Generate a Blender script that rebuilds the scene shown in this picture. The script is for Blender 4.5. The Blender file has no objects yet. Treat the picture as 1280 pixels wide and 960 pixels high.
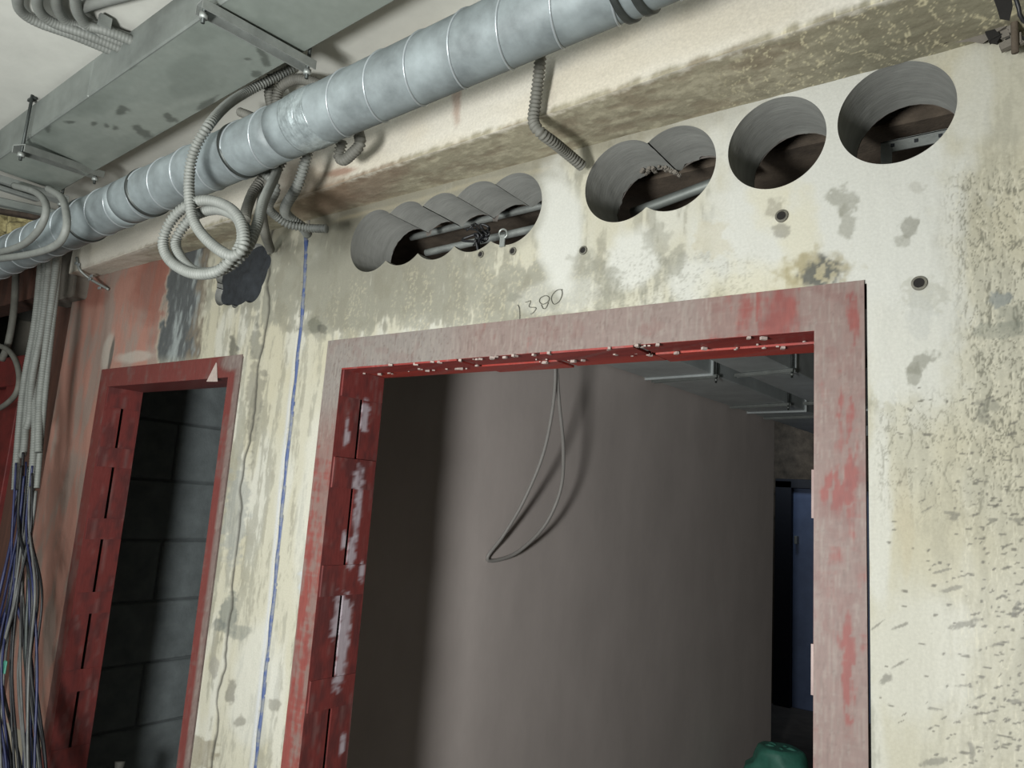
import bpy, bmesh, math, random
import numpy as np
from mathutils import Vector, Matrix
random.seed(7); rng = np.random.default_rng(7)
S = bpy.context.scene; COL = S.collection

# ------------------------------------------------------------------ camera
FPX = 920.0
CAM = np.array([1.64516, -1.39006, 1.74635])
YAW, PITCH, ROLL = math.radians(-36.6235), math.radians(9.2609), math.radians(3.9732)
Fw = np.array([math.sin(YAW)*math.cos(PITCH), math.cos(YAW)*math.cos(PITCH), math.sin(PITCH)])
R0 = np.array([math.cos(YAW), -math.sin(YAW), 0.0]); U0 = np.cross(R0, Fw)
Rt = math.cos(ROLL)*R0 + math.sin(ROLL)*U0
Up = -math.sin(ROLL)*R0 + math.cos(ROLL)*U0
cd = bpy.data.cameras.new('camera'); cam = bpy.data.objects.new('camera', cd); COL.objects.link(cam)
cd.sensor_width = 36.0; cd.lens = 36.0*FPX/1280.0; cd.clip_start = .01
cam.matrix_world = Matrix(((Rt[0], Up[0], -Fw[0], CAM[0]), (Rt[1], Up[1], -Fw[1], CAM[1]), (Rt[2], Up[2], -Fw[2], CAM[2]), (0, 0, 0, 1)))
S.camera = cam

# ------------------------------------------------------------------ world, lamps, exposure
w = bpy.data.worlds.new('world'); S.world = w; w.use_nodes = True
w.node_tree.nodes['Background'].inputs[0].default_value = (.75, .85, 1, 1)
w.node_tree.nodes['Background'].inputs[1].default_value = .02
def area(name, loc, target, size, power, color, shape='DISK', sy=None, spread=180):
    ld = bpy.data.lights.new(name, 'AREA'); ld.energy = power; ld.color = color; ld.size = size; ld.shape = shape
    if sy: ld.size_y = sy
    ld.spread = math.radians(spread)
    o = bpy.data.objects.new(name, ld); COL.objects.link(o); o.location = loc
    o.rotation_euler = (Vector(target)-Vector(loc)).to_track_quat('-Z', 'Y').to_euler(); return o
area('work_lamp', (1.02, -1.95, 1.5), (-1.0, 0.7, 1.95), .34, 68, (1.0, .995, .97))
area('corridor_fill', (0.0, -3.2, 1.7), (0.2, 0.0, 2.2), 1.9, 62, (.96, 1.0, .985), 'SQUARE')  # added soft fill for the corridor
area('far_room_fill', (-.45, 5.6, 2.7), (-.6, 6.8, 1.2), .3, 3, (.8, .9, 1.0))  # extra fill added to lift the blue door, no fixture
S.view_settings.view_transform = 'Standard'; S.view_settings.look = 'None'
S.view_settings.exposure = 0.0; S.view_settings.gamma = 1.0

# ------------------------------------------------------------------ survey helpers: a sight line cut by a real plane
def ray(px, py): return Fw + Rt*(px-640)/FPX - Up*(py-480)/FPX
def at(px, py, axis, val):
    d = ray(px, py); return CAM + d*((val-CAM[axis])/d[axis])
def aty(px, py, y): return at(px, py, 1, y)
def onplane(px, py, p, n):
    d = ray(px, py); return CAM + d*(np.dot(np.asarray(p)-CAM, n)/np.dot(d, n))
def survey(P):
    d = P-CAM; z = d@Fw
    return 640+FPX*(d@Rt)/z, 480-FPX*(d@Up)/z

# ------------------------------------------------------------------ noise
def _h(ix, iy, s):
    h = (ix.astype(np.int64)*374761393 + iy.astype(np.int64)*668265263 + s*974711) & 0xffffffff
    h = ((h ^ (h >> 13))*1274126177) & 0xffffffff
    h = ((h ^ (h >> 16))*2246822519) & 0xffffffff
    return ((h ^ (h >> 15)) & 0xffffff)/float(0xffffff)
def vn(x, y, s=0):
    ix = np.floor(x); iy = np.floor(y); fx = x-ix; fy = y-iy
    fx = fx*fx*fx*(fx*(fx*6-15)+10); fy = fy*fy*fy*(fy*(fy*6-15)+10)
    a = _h(ix, iy, s); b = _h(ix+1, iy, s); c = _h(ix, iy+1, s); d = _h(ix+1, iy+1, s)
    return (a+(b-a)*fx)*(1-fy)+(c+(d-c)*fx)*fy
def fbm(x, y, o=4, s=0):
    t = 0; a = .5; n = 0
    for k in range(o):
        c_, s_ = math.cos(.62+.9*k), math.sin(.62+.9*k); f = 2**k
        t = t+a*vn((x*c_-y*s_)*f+17.3*k, (x*s_+y*c_)*f-9.1*k, s+k*31); n += a; a *= .55
    return t/n
def ss(a, b, x):
    t = np.clip((x-a)/(b-a), 0, 1); return t*t*(3-2*t)
ALB = .64          # corridor colours scaled down so the rooms behind look better lit
def lin(c, k=None):
    c = np.asarray(c, float)/255.0
    return np.where(c <= .04045, c/12.92, ((c+.055)/1.055)**2.4)*(ALB if k is None else k)

# ------------------------------------------------------------------ mesh / object helpers
def link(name, me, mat=None, parent=None, smooth=False):
    o = bpy.data.objects.new(name, me); COL.objects.link(o)
    if mat and not me.materials: me.materials.append(mat)
    if parent: o.parent = parent
    if smooth: me.polygons.foreach_set('use_smooth', np.ones(len(me.polygons), bool))
    return o
def mesh(name, V, F, mat=None, parent=None, smooth=False, col=None):
    me = bpy.data.meshes.new(name)
    F = F if isinstance(F, np.ndarray) else [tuple(f) for f in F]
    if isinstance(F, np.ndarray):
        n = F.shape[1]
        me.vertices.add(len(V)); me.vertices.foreach_set('co', np.asarray(V, np.float32).ravel())
        me.loops.add(F.size); me.loops.foreach_set('vertex_index', F.astype(np.int32).ravel())
        me.polygons.add(len(F)); me.polygons.foreach_set('loop_start', np.arange(0, F.size, n, dtype=np.int32))
        try: me.polygons.foreach_set('loop_total', np.full(len(F), n, np.int32))
        except Exception: pass
        me.update(calc_edges=True)
    else:
        me.from_pydata([tuple(v) for v in V], [], F); me.update()
    if col is not None:
        a = me.color_attributes.new('paint', 'FLOAT_COLOR', 'POINT')
        c = np.ones((len(V), 4), np.float32); c[:, :col.shape[1]] = col
        a.data.foreach_set('color', c.ravel())
    me.validate()
    return link(name, me, mat, parent, smooth)
def tag(o, label=None, cat=None, group=None, kind=None):
    if label: o['label'] = label
    if cat: o['category'] = cat
    if group: o['group'] = group
    if kind: o['kind'] = kind
    return o
def thing(name, loc, label, cat, group=None):
    o = bpy.data.objects.new(name, None); COL.objects.link(o); o.location = tuple(loc); o.empty_display_size = .05
    return tag(o, label, cat, group)
def P(o):      # child built in world coordinates, parent stays an Empty at its base
    return o
def adopt(child, parent):
    child.parent = parent; child.matrix_parent_inverse = Matrix.Translation(-Vector(parent.location)) if parent.type == 'EMPTY' else Matrix(); return child
def oriented_box(c, ax, ay, az, hx, hy, hz):
    c = np.asarray(c, float); V = []
    for sx in (-1, 1):
        for sy in (-1, 1):
            for sz in (-1, 1): V.append(c+sx*hx*np.asarray(ax)+sy*hy*np.asarray(ay)+sz*hz*np.asarray(az))
    F = [(0, 1, 3, 2), (4, 6, 7, 5), (0, 4, 5, 1), (2, 3, 7, 6), (0, 2, 6, 4), (1, 5, 7, 3)]
    return V, F
def box(x0, x1, y0, y1, z0, z1):
    return oriented_box(((x0+x1)/2, (y0+y1)/2, (z0+z1)/2), (1, 0, 0), (0, 1, 0), (0, 0, 1), abs(x1-x0)/2, abs(y1-y0)/2, abs(z1-z0)/2)
def join(parts):
    V = []; F = []
    for v, f in parts:
        n = len(V); V += [tuple(p) for p in v]; F += [tuple(int(i)+n for i in q) for q in f]
    return V, F
def bevelled(name, parts, mat, parent=None, w=.002, seg=1):
    V, F = join(parts) if isinstance(parts, list) else parts
    bm = bmesh.new(); vs = [bm.verts.new(v) for v in V]
    for f in F: bm.faces.new([vs[i] for i in f])
    bmesh.ops.recalc_face_normals(bm, faces=bm.faces)
    if w: bmesh.ops.bevel(bm, geom=bm.edges[:], offset=w, segments=seg, profile=.5, affect='EDGES', clamp_overlap=True)
    me = bpy.data.meshes.new(name); bm.to_mesh(me); bm.free()
    o = link(name, me, mat)
    if parent: adopt(o, parent)
    return o
def catmull(pts, step):
    p = np.asarray(pts, float); p = np.vstack([2*p[0]-p[1], p, 2*p[-1]-p[-2]]); out = []
    for i in range(1, len(p)-2):
        a, b, c, d = p[i-1:i+3]; L = np.linalg.norm(c-b)
        t = np.linspace(0, 1, max(4, int(L/.004)), endpoint=False)[:, None]
        out.append(.5*((2*b)+(-a+c)*t+(2*a-5*b+4*c-d)*t*t+(-a+3*b-3*c+d)*t**3))
    q = np.vstack(out+[p[-2:-1]])
    s = np.r_[0, np.cumsum(np.linalg.norm(np.diff(q, axis=0), axis=1))]
    n = max(3, int(round(s[-1]/step))+1); u = np.linspace(0, s[-1], n)
    return np.stack([np.interp(u, s, q[:, k]) for k in range(3)], 1), u
def tube(pts, r, sides=10, step=.02, corr=0.0, pitch=.006, smooth_path=True, cap=True):
    if corr: step = pitch/4
    q, u = catmull(pts, step) if smooth_path else (np.asarray(pts, float), np.r_[0, np.cumsum(np.linalg.norm(np.diff(np.asarray(pts, float), axis=0), axis=1))])
    n = len(q); T = np.gradient(q, axis=0); T /= np.linalg.norm(T, axis=1)[:, None]+1e-12
    a = np.cross(T[0], (0, 0, 1.)); 
    if np.linalg.norm(a) < .1: a = np.cross(T[0], (1., 0, 0))
    A = np.zeros((n, 3)); a /= np.linalg.norm(a)
    for i in range(n):
        a = a-T[i]*np.dot(a, T[i]); a /= np.linalg.norm(a); A[i] = a
    B = np.cross(T, A)
    rr = (r(u/u[-1]) if callable(r) else np.full(n, r))
    if corr: rr = rr*(1+corr*np.where((np.arange(n) % 4) < 2, 0.5, -0.5))
    th = np.linspace(0, 2*np.pi, sides, endpoint=False)
    V = q[:, None, :]+rr[:, None, None]*(np.cos(th)[None, :, None]*A[:, None, :]+np.sin(th)[None, :, None]*B[:, None, :])
    V = V.reshape(-1, 3)
    i, j = np.meshgrid(np.arange(n-1), np.arange(sides), indexing='ij'); j2 = (j+1) % sides
    F = np.stack([i*sides+j, i*sides+j2, (i+1)*sides+j2, (i+1)*sides+j], -1).reshape(-1, 4)
    if cap:
        F = [tuple(f) for f in F.tolist()]+[tuple(range(sides))[::-1], tuple((n-1)*sides+k for k in range(sides))]
    return V, F
def tube_obj(name, pts, r, mat, parent=None, **k):
    V, F = tube(pts, r, **k); o = mesh(name, V, F, mat, smooth=True)
    if parent: adopt(o, parent)
    return o

# ------------------------------------------------------------------ materials
def M(name, rgb, rough=.7, metal=0.0, var=.12, scale=20, bump=.15, bscale=120, stretch=(1, 1, 1), rgb2=None, thr=(.45, .6), alb=None, spec=.5):
    m = bpy.data.materials.new(name); m.use_nodes = True; nt = m.node_tree; N = nt.nodes; L = nt.links
    b = N['Principled BSDF']; b.inputs['Roughness'].default_value = rough; b.inputs['Metallic'].default_value = metal
    b.inputs['Specular IOR Level'].default_value = spec
    tc = N.new('ShaderNodeTexCoord'); mp = N.new('ShaderNodeMapping'); mp.inputs['Scale'].default_value = stretch
    L.new(tc.outputs['Object'], mp.inputs['Vector'])
    n1 = N.new('ShaderNodeTexNoise'); n1.inputs['Scale'].default_value = scale; n1.inputs['Detail'].default_value = 6; n1.inputs['Roughness'].default_value = .62
    L.new(mp.outputs[0], n1.inputs['Vector'])
    r = N.new('ShaderNodeValToRGB'); c = lin(rgb, alb); c2 = lin(rgb2, alb) if rgb2 is not None else np.clip(c*(1-2.2*var), 0, 1)
    if rgb2 is not None: r.color_ramp.elements[0].position, r.color_ramp.elements[1].position = thr
    else: r.color_ramp.elements[0].position, r.color_ramp.elements[1].position = .3, .7
    r.color_ramp.elements[0].color = (*c2, 1); r.color_ramp.elements[1].color = (*(c if rgb2 is not None else np.clip(c*(1+var), 0, 1)), 1)
    L.new(n1.outputs[0], r.inputs[0]); L.new(r.outputs[0], b.inputs['Base Color'])
    n2 = N.new('ShaderNodeTexNoise'); n2.inputs['Scale'].default_value = bscale; n2.inputs['Detail'].default_value = 4
    L.new(mp.outputs[0], n2.inputs['Vector'])
    bp = N.new('ShaderNodeBump'); bp.inputs['Strength'].default_value = bump; bp.inputs['Distance'].default_value = .004
    L.new(n2.outputs[0], bp.inputs['Height']); L.new(bp.outputs[0], b.inputs['Normal'])
    return m
def MP(name, rough=.8, bump=.3, bscale=150, var=.1, stretch=(1, 1, 1), metal=0.0):
    """colour comes from the 'paint' attribute (stains and coats fixed on the surface), grain from nodes; alpha = roughness"""
    m = bpy.data.materials.new(name); m.use_nodes = True; nt = m.node_tree; N = nt.nodes; L = nt.links
    b = N['Principled BSDF']; b.inputs['Metallic'].default_value = metal
    a = N.new('ShaderNodeAttribute'); a.attribute_name = 'paint'
    tc = N.new('ShaderNodeTexCoord'); mp = N.new('ShaderNodeMapping'); mp.inputs['Scale'].default_value = stretch
    L.new(tc.outputs['Object'], mp.inputs['Vector'])
    n1 = N.new('ShaderNodeTexNoise'); n1.inputs['Scale'].default_value = bscale*1.3; n1.inputs['Detail'].default_value = 5
    L.new(mp.outputs[0], n1.inputs['Vector'])
    mr = N.new('ShaderNodeMapRange'); mr.inputs['From Min'].default_value = .25; mr.inputs['From Max'].default_value = .75
    mr.inputs['To Min'].default_value = 1-var*1.6; mr.inputs['To Max'].default_value = 1+var
    L.new(n1.outputs[0], mr.inputs['Value'])
    mx = N.new('ShaderNodeVectorMath'); mx.operation = 'SCALE'
    L.new(a.outputs['Color'], mx.inputs[0]); L.new(mr.outputs[0], mx.inputs['Scale']); L.new(mx.outputs[0], b.inputs['Base Color'])
    L.new(a.outputs['Alpha'], b.inputs['Roughness'])
    n2 = N.new('ShaderNodeTexNoise'); n2.inputs['Scale'].default_value = bscale; n2.inputs['Detail'].default_value = 6
    L.new(mp.outputs[0], n2.inputs['Vector'])
    bp = N.new('ShaderNodeBump'); bp.inputs['Strength'].default_value = bump; bp.inputs['Distance'].default_value = .003
    L.new(n2.outputs[0], bp.inputs['Height']); L.new(bp.outputs[0], b.inputs['Normal'])
    return m
m_wall = MP('scraped_plaster', bump=.22, bscale=150, var=.05)
m_beam = MP('beam_plaster', bump=.25, bscale=140, var=.08)
m_frame = MP('red_oxide_steel', bump=.2, bscale=120, var=.08, stretch=(1, 1, .25))
m_bore = M('cored_concrete', (166, 168, 163), .8, var=.09, scale=13, bump=.2, bscale=60, stretch=(.7, 3, .7), alb=.7)
m_conc = M('bare_concrete', (136, 130, 120), .9, var=.15, scale=9, bump=.4)
m_ceil = M('white_ceiling', (222, 224, 216), .9, var=.07, scale=4, bump=.1, bscale=60)
m_floor = M('dusty_floor', (104, 100, 96), .9, var=.15, scale=6, bump=.3, alb=1)
m_corr = M('corridor_plaster', (176, 172, 160), .9, var=.1, scale=5, alb=1)
m_inner = M('grey_render', (210, 201, 196), .85, var=.05, scale=3, bump=.12, bscale=40, stretch=(1, 1, .5), alb=1)
m_block = M('grey_block', (138, 148, 150), .9, var=.12, scale=8, bump=.4, bscale=90, alb=1)
m_mortar = M('mortar', (112, 120, 122), .95, var=.1, scale=20, bump=.4, alb=1)
m_galv = M('galvanised_spiral', (150, 161, 163), .56, .18, var=.2, scale=11, bump=.12, bscale=40, spec=.5)
m_seam = M('bright_seam', (190, 200, 204), .35, .4, var=.05)
m_duct = M('dusty_galvanised_duct', (148, 155, 150), .55, .35, var=.16, scale=7, bump=.1, bscale=25)
m_duct2 = M('brightened_galvanised_duct', (204, 212, 212), .45, .15, var=.1, scale=5, bump=.05, bscale=25, alb=1)  # duct grey raised to make up for weak light in the back room
m_rail = M('galvanised_rail', (176, 182, 178), .5, .5, var=.1)
m_rod = M('threaded_rod', (84, 90, 88), .5, .6, var=.15)
m_cond = M('grey_corrugated_plastic', (136, 140, 135), .6, var=.08, scale=30, bump=.05)
m_cond2 = M('dusty_grey_plastic', (122, 122, 114), .7, var=.12, scale=25, bump=.1)
m_cable = M('grey_cable_sheath', (150, 148, 144), .5, var=.05, alb=1)
m_blue = M('blue_conduit', (72, 92, 142), .6, rgb2=(128, 134, 142), scale=26, thr=(.42, .56))
m_blue2 = M('blue_wire', (44, 52, 96), .5, var=.2)
m_black = M('black_wire', (34, 36, 40), .5, var=.2)
m_pale = M('pale_wire', (118, 120, 118), .5, var=.15)
m_dark = M('charcoal_foam', (42, 47, 52), .85, var=.25, scale=30, bump=.5, bscale=90)
m_holeshade = M('painted_hole_shade', (30, 28, 25), .9)  # near-black standing in for shade inside holes and cracks
m_sleeve = M('dusty_sleeve', (118, 116, 104), .7, var=.2, scale=80)
m_iron = M('rusty_iron', (74, 62, 52), .8, .3, var=.3, scale=40)
m_brown = M('dirty_concrete', (112, 100, 86), .9, var=.25, scale=12, bump=.4)
m_wool = M('mineral_wool', (186, 176, 128), .95, rgb2=(110, 100, 66), scale=22, thr=(.35, .6), bump=1, bscale=60)
m_green = M('green_plastic', (70, 138, 120), .5, var=.15, scale=12, alb=1)
m_bluedoor = M('blue_grey_door', (92, 108, 140), .4, var=.1, scale=5, alb=1)
m_doordark = M('dark_door_frame', (40, 44, 54), .6, var=.1)
m_white = M('plaster_crumb', (196, 180, 172), .9, var=.1)
m_pencil = M('pencil', (112, 112, 102), .8, var=.1)
m_tape = M('clear_tape', (170, 182, 184), .3, .3, var=.2, scale=40, bump=.6, bscale=60)
m_redflat = M('red_oxide_dark', (120, 34, 32), .6, var=.2, scale=15)

# ------------------------------------------------------------------ main dimensions (metres)
T = .167                                   # wall thickness
OL, OR_, OT, OI = -.073, 1.385, 2.186, 2.100     # wide frame: outer left/right/top, inner top (inner 0..1.3)
SL, SR, ST = -1.468, -.500, 2.173               # narrow frame, outer
SIL, SIR, SIT, SD = -1.398, -.565, 2.100, .142
ZB, ZC = 2.588, 2.97                       # beam underside, ceiling
FIVE = [(.071, 2.475, .094), (.195, 2.477, .0935), (.325, 2.475, .094), (.455, 2.479, .096), (.570, 2.478, .0945)]
PAIR = [(.883, 2.485, .097), (1.005, 2.488, .097)]
H3 = [(1.224, 2.493, .0965)]; H4 = [(1.438, 2.4985, .098)]
BLACK = [(-.672, 2.405, .046), (-.497, 2.402, .052), (-.442, 2.480, .030), (-.690, 2.480, .040), (-.585, 2.365, .024), (-.617, 2.452, .098), (-.570, 2.450, .101), (-.522, 2.462, .098)]
CIRC = FIVE+PAIR+H3+H4
def groove_x(z): return np.interp(z, [.9, .971, 1.403, 1.771, 2.062, 2.316, 2.56], [-.19, -.190, -.195, -.209, -.214, -.221, -.244])
def crack_x(z): return np.interp(z, [.9, .922, 1.447, 1.814, 2.149, 2.281, 2.586], [-.388, -.388, -.403, -.42, -.405, -.402, -.428])

# ------------------------------------------------------------------ stains and coats of the corridor wall
CREAM = lin((201, 198, 179)); WHITE = lin((216, 217, 209)); CEM = lin((148, 148, 134)); OLIVE = lin((118, 114, 96)); DARK = lin((74, 74, 68))
def lerp(c, k, m): return c+(np.asarray(k)-c)*np.clip(m, 0, 1)[:, None]
def blob(u, v, cu, cv, ru, rv, rot=0, soft=.5, rough=.35, s=1, f=.05):
    c, n = math.cos(math.radians(rot)), math.sin(math.radians(rot)); a = u-cu; b = v-cv
    d = np.hypot((a*c+b*n)/ru, (-a*n+b*c)/rv)+rough*2*(fbm(u*f, v*f, 3, s)-.5)
    return ss(1+soft/2, 1-soft/2, d)
def wall_paint(x, z):
    Pn = np.stack([x, 0*x, z], 1); u, v = survey(Pn)
    n = len(x)
    streak = fbm(x*45, z*5, 4, 3); fine = fbm(x*160, z*45, 3, 5); big = fbm(x*5, z*4, 3, 8); med = fbm(x*22, z*14, 4, 9)
    col = np.tile(CREAM, (n, 1)); col = lerp(col, lin((198, 192, 166)), ss(.45, .7, big)*.6)
    col = lerp(col, WHITE, ss(.5, .7, fbm(x*12, z*3, 3, 21))*.5)
    # greyness: how much bare cement shows between the scraped coat
    g = .25+0*x
    g = np.maximum(g, .95*blob(u, v, 470, 360, 150, 62, -8, .9, .3, 2))
    g = np.maximum(g, .75*blob(u, v, 640, 370, 110, 40, -8, .9, .35, 12))
    g = np.maximum(g, .9*blob(u, v, 430, 300, 50, 70, 0, .8, .3, 14))
    g = np.maximum(g, .5*blob(u, v, 1230, 330, 110, 210, 0, .9, .3, 4)*ss(1160, 1235, u+80*(big-.5)))
    g = np.maximum(g, .32*ss(1080, 1130, u)*ss(420, 520, v)*(1-.6*ss(560, 720, v)))
    g = np.maximum(g, .4*ss(1180, 1280, u+50*(big-.5))*ss(640, 800, v))
    g = np.maximum(g, .8*blob(u, v, 340, 350, 70, 60, 0, .9, .4, 6))
    g = np.maximum(g, .45*ss(415, 300, u)*ss(420, 520, v)*ss(.4, .6, big))
    g = np.maximum(g, .6*blob(u, v, 830, 345, 110, 45, 0, .8, .5, 7)); g = np.maximum(g, .7*blob(u, v, 560, 250, 190, 36, -14, .9, .4, 13))
    spk = .7*ss(.54, .68, fbm(x*240, z*130, 3, 27))*ss(.4, .6, streak)*blob(u, v, 590, 380, 190, 55, -8, .9, .4, 28)
    rm = np.maximum(ss(1085, 1125, u)*ss(400, 470, v), ss(1165, 1225, u+60*(big-.5)))
    m = (1-.6*rm)*ss(.74-.42*g, .86-.42*g, .55*streak+.25*fine+.2*med+.12)
    grey = lerp(np.tile(CEM, (n, 1)), OLIVE, ss(.45, .65, med)*.5)
    col = lerp(col, grey, m*(.35+.6*g))
    col = lerp(col, lin((150, 148, 132)), .55*ss(.6, 1., g)*(1-.7*rm)); col = lerp(col, lin((212, 206, 178)), .6*spk)
    # band under the beam
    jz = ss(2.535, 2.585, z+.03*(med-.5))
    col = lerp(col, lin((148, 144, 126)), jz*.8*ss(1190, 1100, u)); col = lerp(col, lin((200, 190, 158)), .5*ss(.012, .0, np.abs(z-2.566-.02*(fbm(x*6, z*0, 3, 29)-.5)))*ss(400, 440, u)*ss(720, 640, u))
    # smooth white skim patches
    for i, (cu, cv, ru, rv, ro, st) in enumerate([(697, 280, 27, 75, -4, .95), (790, 325, 34, 38, 20, .95), (862, 352, 28, 34, 0, .85), (1050, 225, 150, 165, -15, .95), (1130, 390, 70, 130, -10, .85),
          (960, 300, 85, 70, -10, .85), (1040, 110, 60, 40, -15, .8), (900, 150, 60, 60, 0, .4), (1215, 120, 30, 60, 0, .5), (700, 370, 60, 22, -6, .35), (1098, 640, 16, 120, 0, .7), (1150, 820, 70, 90, 0, .45), (380, 880, 14, 110, 5, .7), (320, 860, 30, 80, 8, .5), (385, 640, 14, 120, 6, .45)]):
        col = lerp(col, WHITE, st*blob(u, v, cu, cv, ru, rv, ro, .55, .28, 40+i, .03))
    # yellowish feathers beside the white skim
    for cu, cv, ru, rv in [(950, 365, 60, 35), (965, 240, 26, 40), (1000, 300, 22, 60)]:
        col = lerp(col, lin((216, 209, 176)), .45*blob(u, v, cu, cv, ru, rv, 0, .9, .4, 60))
    # worm-like trowel marks on the right, drips by the beam
    wrp = 2.2*(fbm(x*14, z*9, 3, 70)-.5)
    ridg = np.minimum(np.abs(fbm(x*85+wrp, z*30+wrp, 3, 71)-.5), 1.5*np.abs(fbm(x*150+wrp, z*60, 2, 75)-.5))
    wm = ss(.045, .0, ridg)*np.maximum.reduce([ss(1165, 1225, u+60*(big-.5))*ss(180, 240, v)*ss(720, 560, v), .7*ss(1085, 1110, u)*ss(470, 520, v)*ss(690, 580, v), .45*ss(1000, 900, u)*ss(300, 330, v)*ss(700, 760, u)])
    col = lerp(col, lin((118, 117, 102)), wm*.85)
    wl = ss(.03, .0, np.abs(fbm(x*70+9+wrp, z*18, 3, 73)-.5))*ss(1165, 1225, u)*ss(150, 240, v)
    col = lerp(col, lin((226, 222, 200)), wl*.6)
    # grey cement dabs and mould
    dabs = [(1054, 250, 17, 16, 0, CEM, .8), (1058, 276, 9, 22, 0, CEM, .75), (1138, 283, 15, 11, -25, CEM*.85, .85), (1130, 300, 10, 8, 0, CEM, .6), (1152, 452, 20, 10, -38, CEM*.9, .85), (1140, 470, 9, 14, 20, CEM*.9, .8),
            (1250, 374, 18, 9, -12, lin((120, 130, 132)), .8), (1252, 412, 34, 10, -4, lin((132, 136, 124)), .6), (1265, 395, 18, 16, 0, lin((128, 132, 120)), .5), (1236, 505, 14, 9, 10, CEM*.8, .7), (1228, 520, 8, 10, 0, CEM*.8, .7),
            (762, 362, 14, 24, 15, CEM, .7), (842, 330, 13, 20, 20, CEM, .7), (822, 300, 14, 20, 0, CEM, .6), (738, 325, 22, 12, 0, CEM*1.05, .5), (643, 372, 7, 6, 0, CEM*.9, .9), (690, 375, 8, 9, 0, CEM, .6),
            (1155, 370, 26, 20, 0, lin((190, 190, 178)), .8), (1150, 398, 18, 30, 0, lin((196, 198, 192)), .6), (970, 262, 10, 13, 0, lin((150, 146, 130)), .7), (975, 288, 9, 8, 0, lin((140, 138, 126)), .8),
            (1000, 170, 8, 18, 15, lin((170, 170, 158)), .7), (1145, 235, 10, 8, 0, lin((150, 146, 130)), .4), (890, 300, 22, 20, 0, lin((196, 188, 160)), .5), (395, 405, 8, 12, 0, lin((96, 98, 84)), .7), (402, 412, 5, 6, 0, DARK, .7),
            (1105, 490, 16, 15, 0, WHITE, .9), (1110, 150, 60, 120, 0, WHITE, .2), (288, 865, 6, 17, 5, lin((110, 108, 98)), .8), (300, 902, 8, 7, 0, lin((128, 126, 114)), .8), (344, 880, 8, 9, 0, lin((136, 134, 122)), .8), (268, 835, 5, 12, 0, lin((150, 148, 138)), .8),
            (285, 770, 12, 26, 8, lin((112, 118, 112)), .85), (272, 780, 9, 7, 0, lin((116, 120, 114)), .8), (300, 790, 12, 8, -20, lin((130, 134, 126)), .7), (296, 640, 14, 60, 6, lin((150, 154, 150)), .7), (318, 500, 10, 55, 5, lin((122, 120, 108)), .7),
            (291, 440, 6, 22, 0, DARK, .8), (320, 430, 7, 18, 0, lin((104, 106, 98)), .7), (250, 940, 20, 18, 0, lin((130, 120, 96)), .7), (380, 740, 7, 25, 0, lin((196, 202, 206)), .8)]
    for i, (cu, cv, ru, rv, ro, c, st) in enumerate(dabs):
        col = lerp(col, c, st*.8*blob(u, v, cu, cv, ru, rv, ro, .45, .75, 80+i, .11))
    # mould above the frame corner
    mo = blob(u, v, 1022, 338, 38, 22, -10, .9, .7, 130, .09)
    col = lerp(col, lin((150, 138, 92)), mo*.7); col = lerp(col, lin((92, 94, 90)), .9*ss(.4, .52, fbm(x*90, z*70, 3, 131))*blob(u, v, 1026, 342, 26, 17, -10, .8, .8, 132, .12))
    # dark flecks and short scrapes, lower right
    r = np.random.default_rng(5)
    for k in range(330):
        cv = r.uniform(480, 958); cu = 1285-abs(r.normal(0, 62)) if r.random() < .88 else r.uniform(1095, 1285)
        if cv < 600 and r.random() < .5: continue
        L = r.gamma(1.6, 1.15)+1.2; wd = r.uniform(.8, 1.8); a = r.normal(-8, 16)
        sel = (np.abs(u-cu) < L*2+8) & (np.abs(v-cv) < L*2+8)
        if not sel.any(): continue
        mk = blob(u[sel], v[sel], cu, cv, L, wd, a, .6, .5, 150+k, .25)
        col[sel] = lerp(col[sel], lin((112, 110, 100)), mk*.8)
    for (cu, cv, L, wd, a) in [(1176, 714, 13, 2.2, -15), (1190, 736, 17, 3.5, -14), (1205, 780, 22, 5, -16), (1096, 782, 14, 1.8, -38), (1124, 783, 11, 3, -22), (1108, 848, 11, 6.5, -42), (1124, 830, 12, 2.2, -30), (1206, 857, 11, 2, 0), (1168, 886, 9, 2.2, 5),
                               (1168, 952, 20, 6, -14), (1270, 877, 14, 3, 5), (1192, 642, 11, 3.5, 5), (1192, 648, 6, 5, 0), (1160, 636, 8, 1.6, -30), (1270, 760, 3, 14, 20), (1250, 805, 12, 3, -10), (1215, 940, 4, 20, -8), (1240, 650, 7, 3, 0), (1272, 650, 10, 4, 10)]:
        mk = blob(u, v, cu, cv, L*.9, wd*.75, a, .5, .6, 170+int(cu), .2); col = lerp(col, lin((116, 115, 106)), mk*.62)
    # brown trickle stains low on the right
    col = lerp(col, lin((194, 184, 156)), .4*ss(.5, .68, fbm(x*30, z*4, 3, 200))*ss(1085, 1120, u)*ss(1200, 1150, u)*ss(560, 640, v)*ss(800, 720, v))
    # salmon pier on the left, grey cement seam beside it
    edge = 212-.16*(v-345)+26*(med-.5)+14*(big-.5)
    sal = ss(edge+5, edge-5, u)
    sc = lerp(np.tile(lin((186, 138, 122)), (n, 1)), lin((168, 146, 134)), ss(.4, .65, fbm(x*16, z*5, 4, 210)))
    sc = lerp(sc, lin((146, 82, 66)), .6*np.maximum(blob(u, v, 195, 365, 26, 50, 5, .8, .4, 211), blob(u, v, 110, 365, 25, 16, 0, .8, .4, 212)))
    sc = lerp(sc, lin((196, 190, 178)), .7*blob(u, v, 135, 440, 6, 22, 12, .6, .3, 213)+.7*blob(u, v, 172, 446, 22, 7, -6, .6, .5, 214))
    sc = lerp(sc, DARK, .8*blob(u, v, 139, 445, 2.2, 24, 10, .6, .2, 215))
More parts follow.
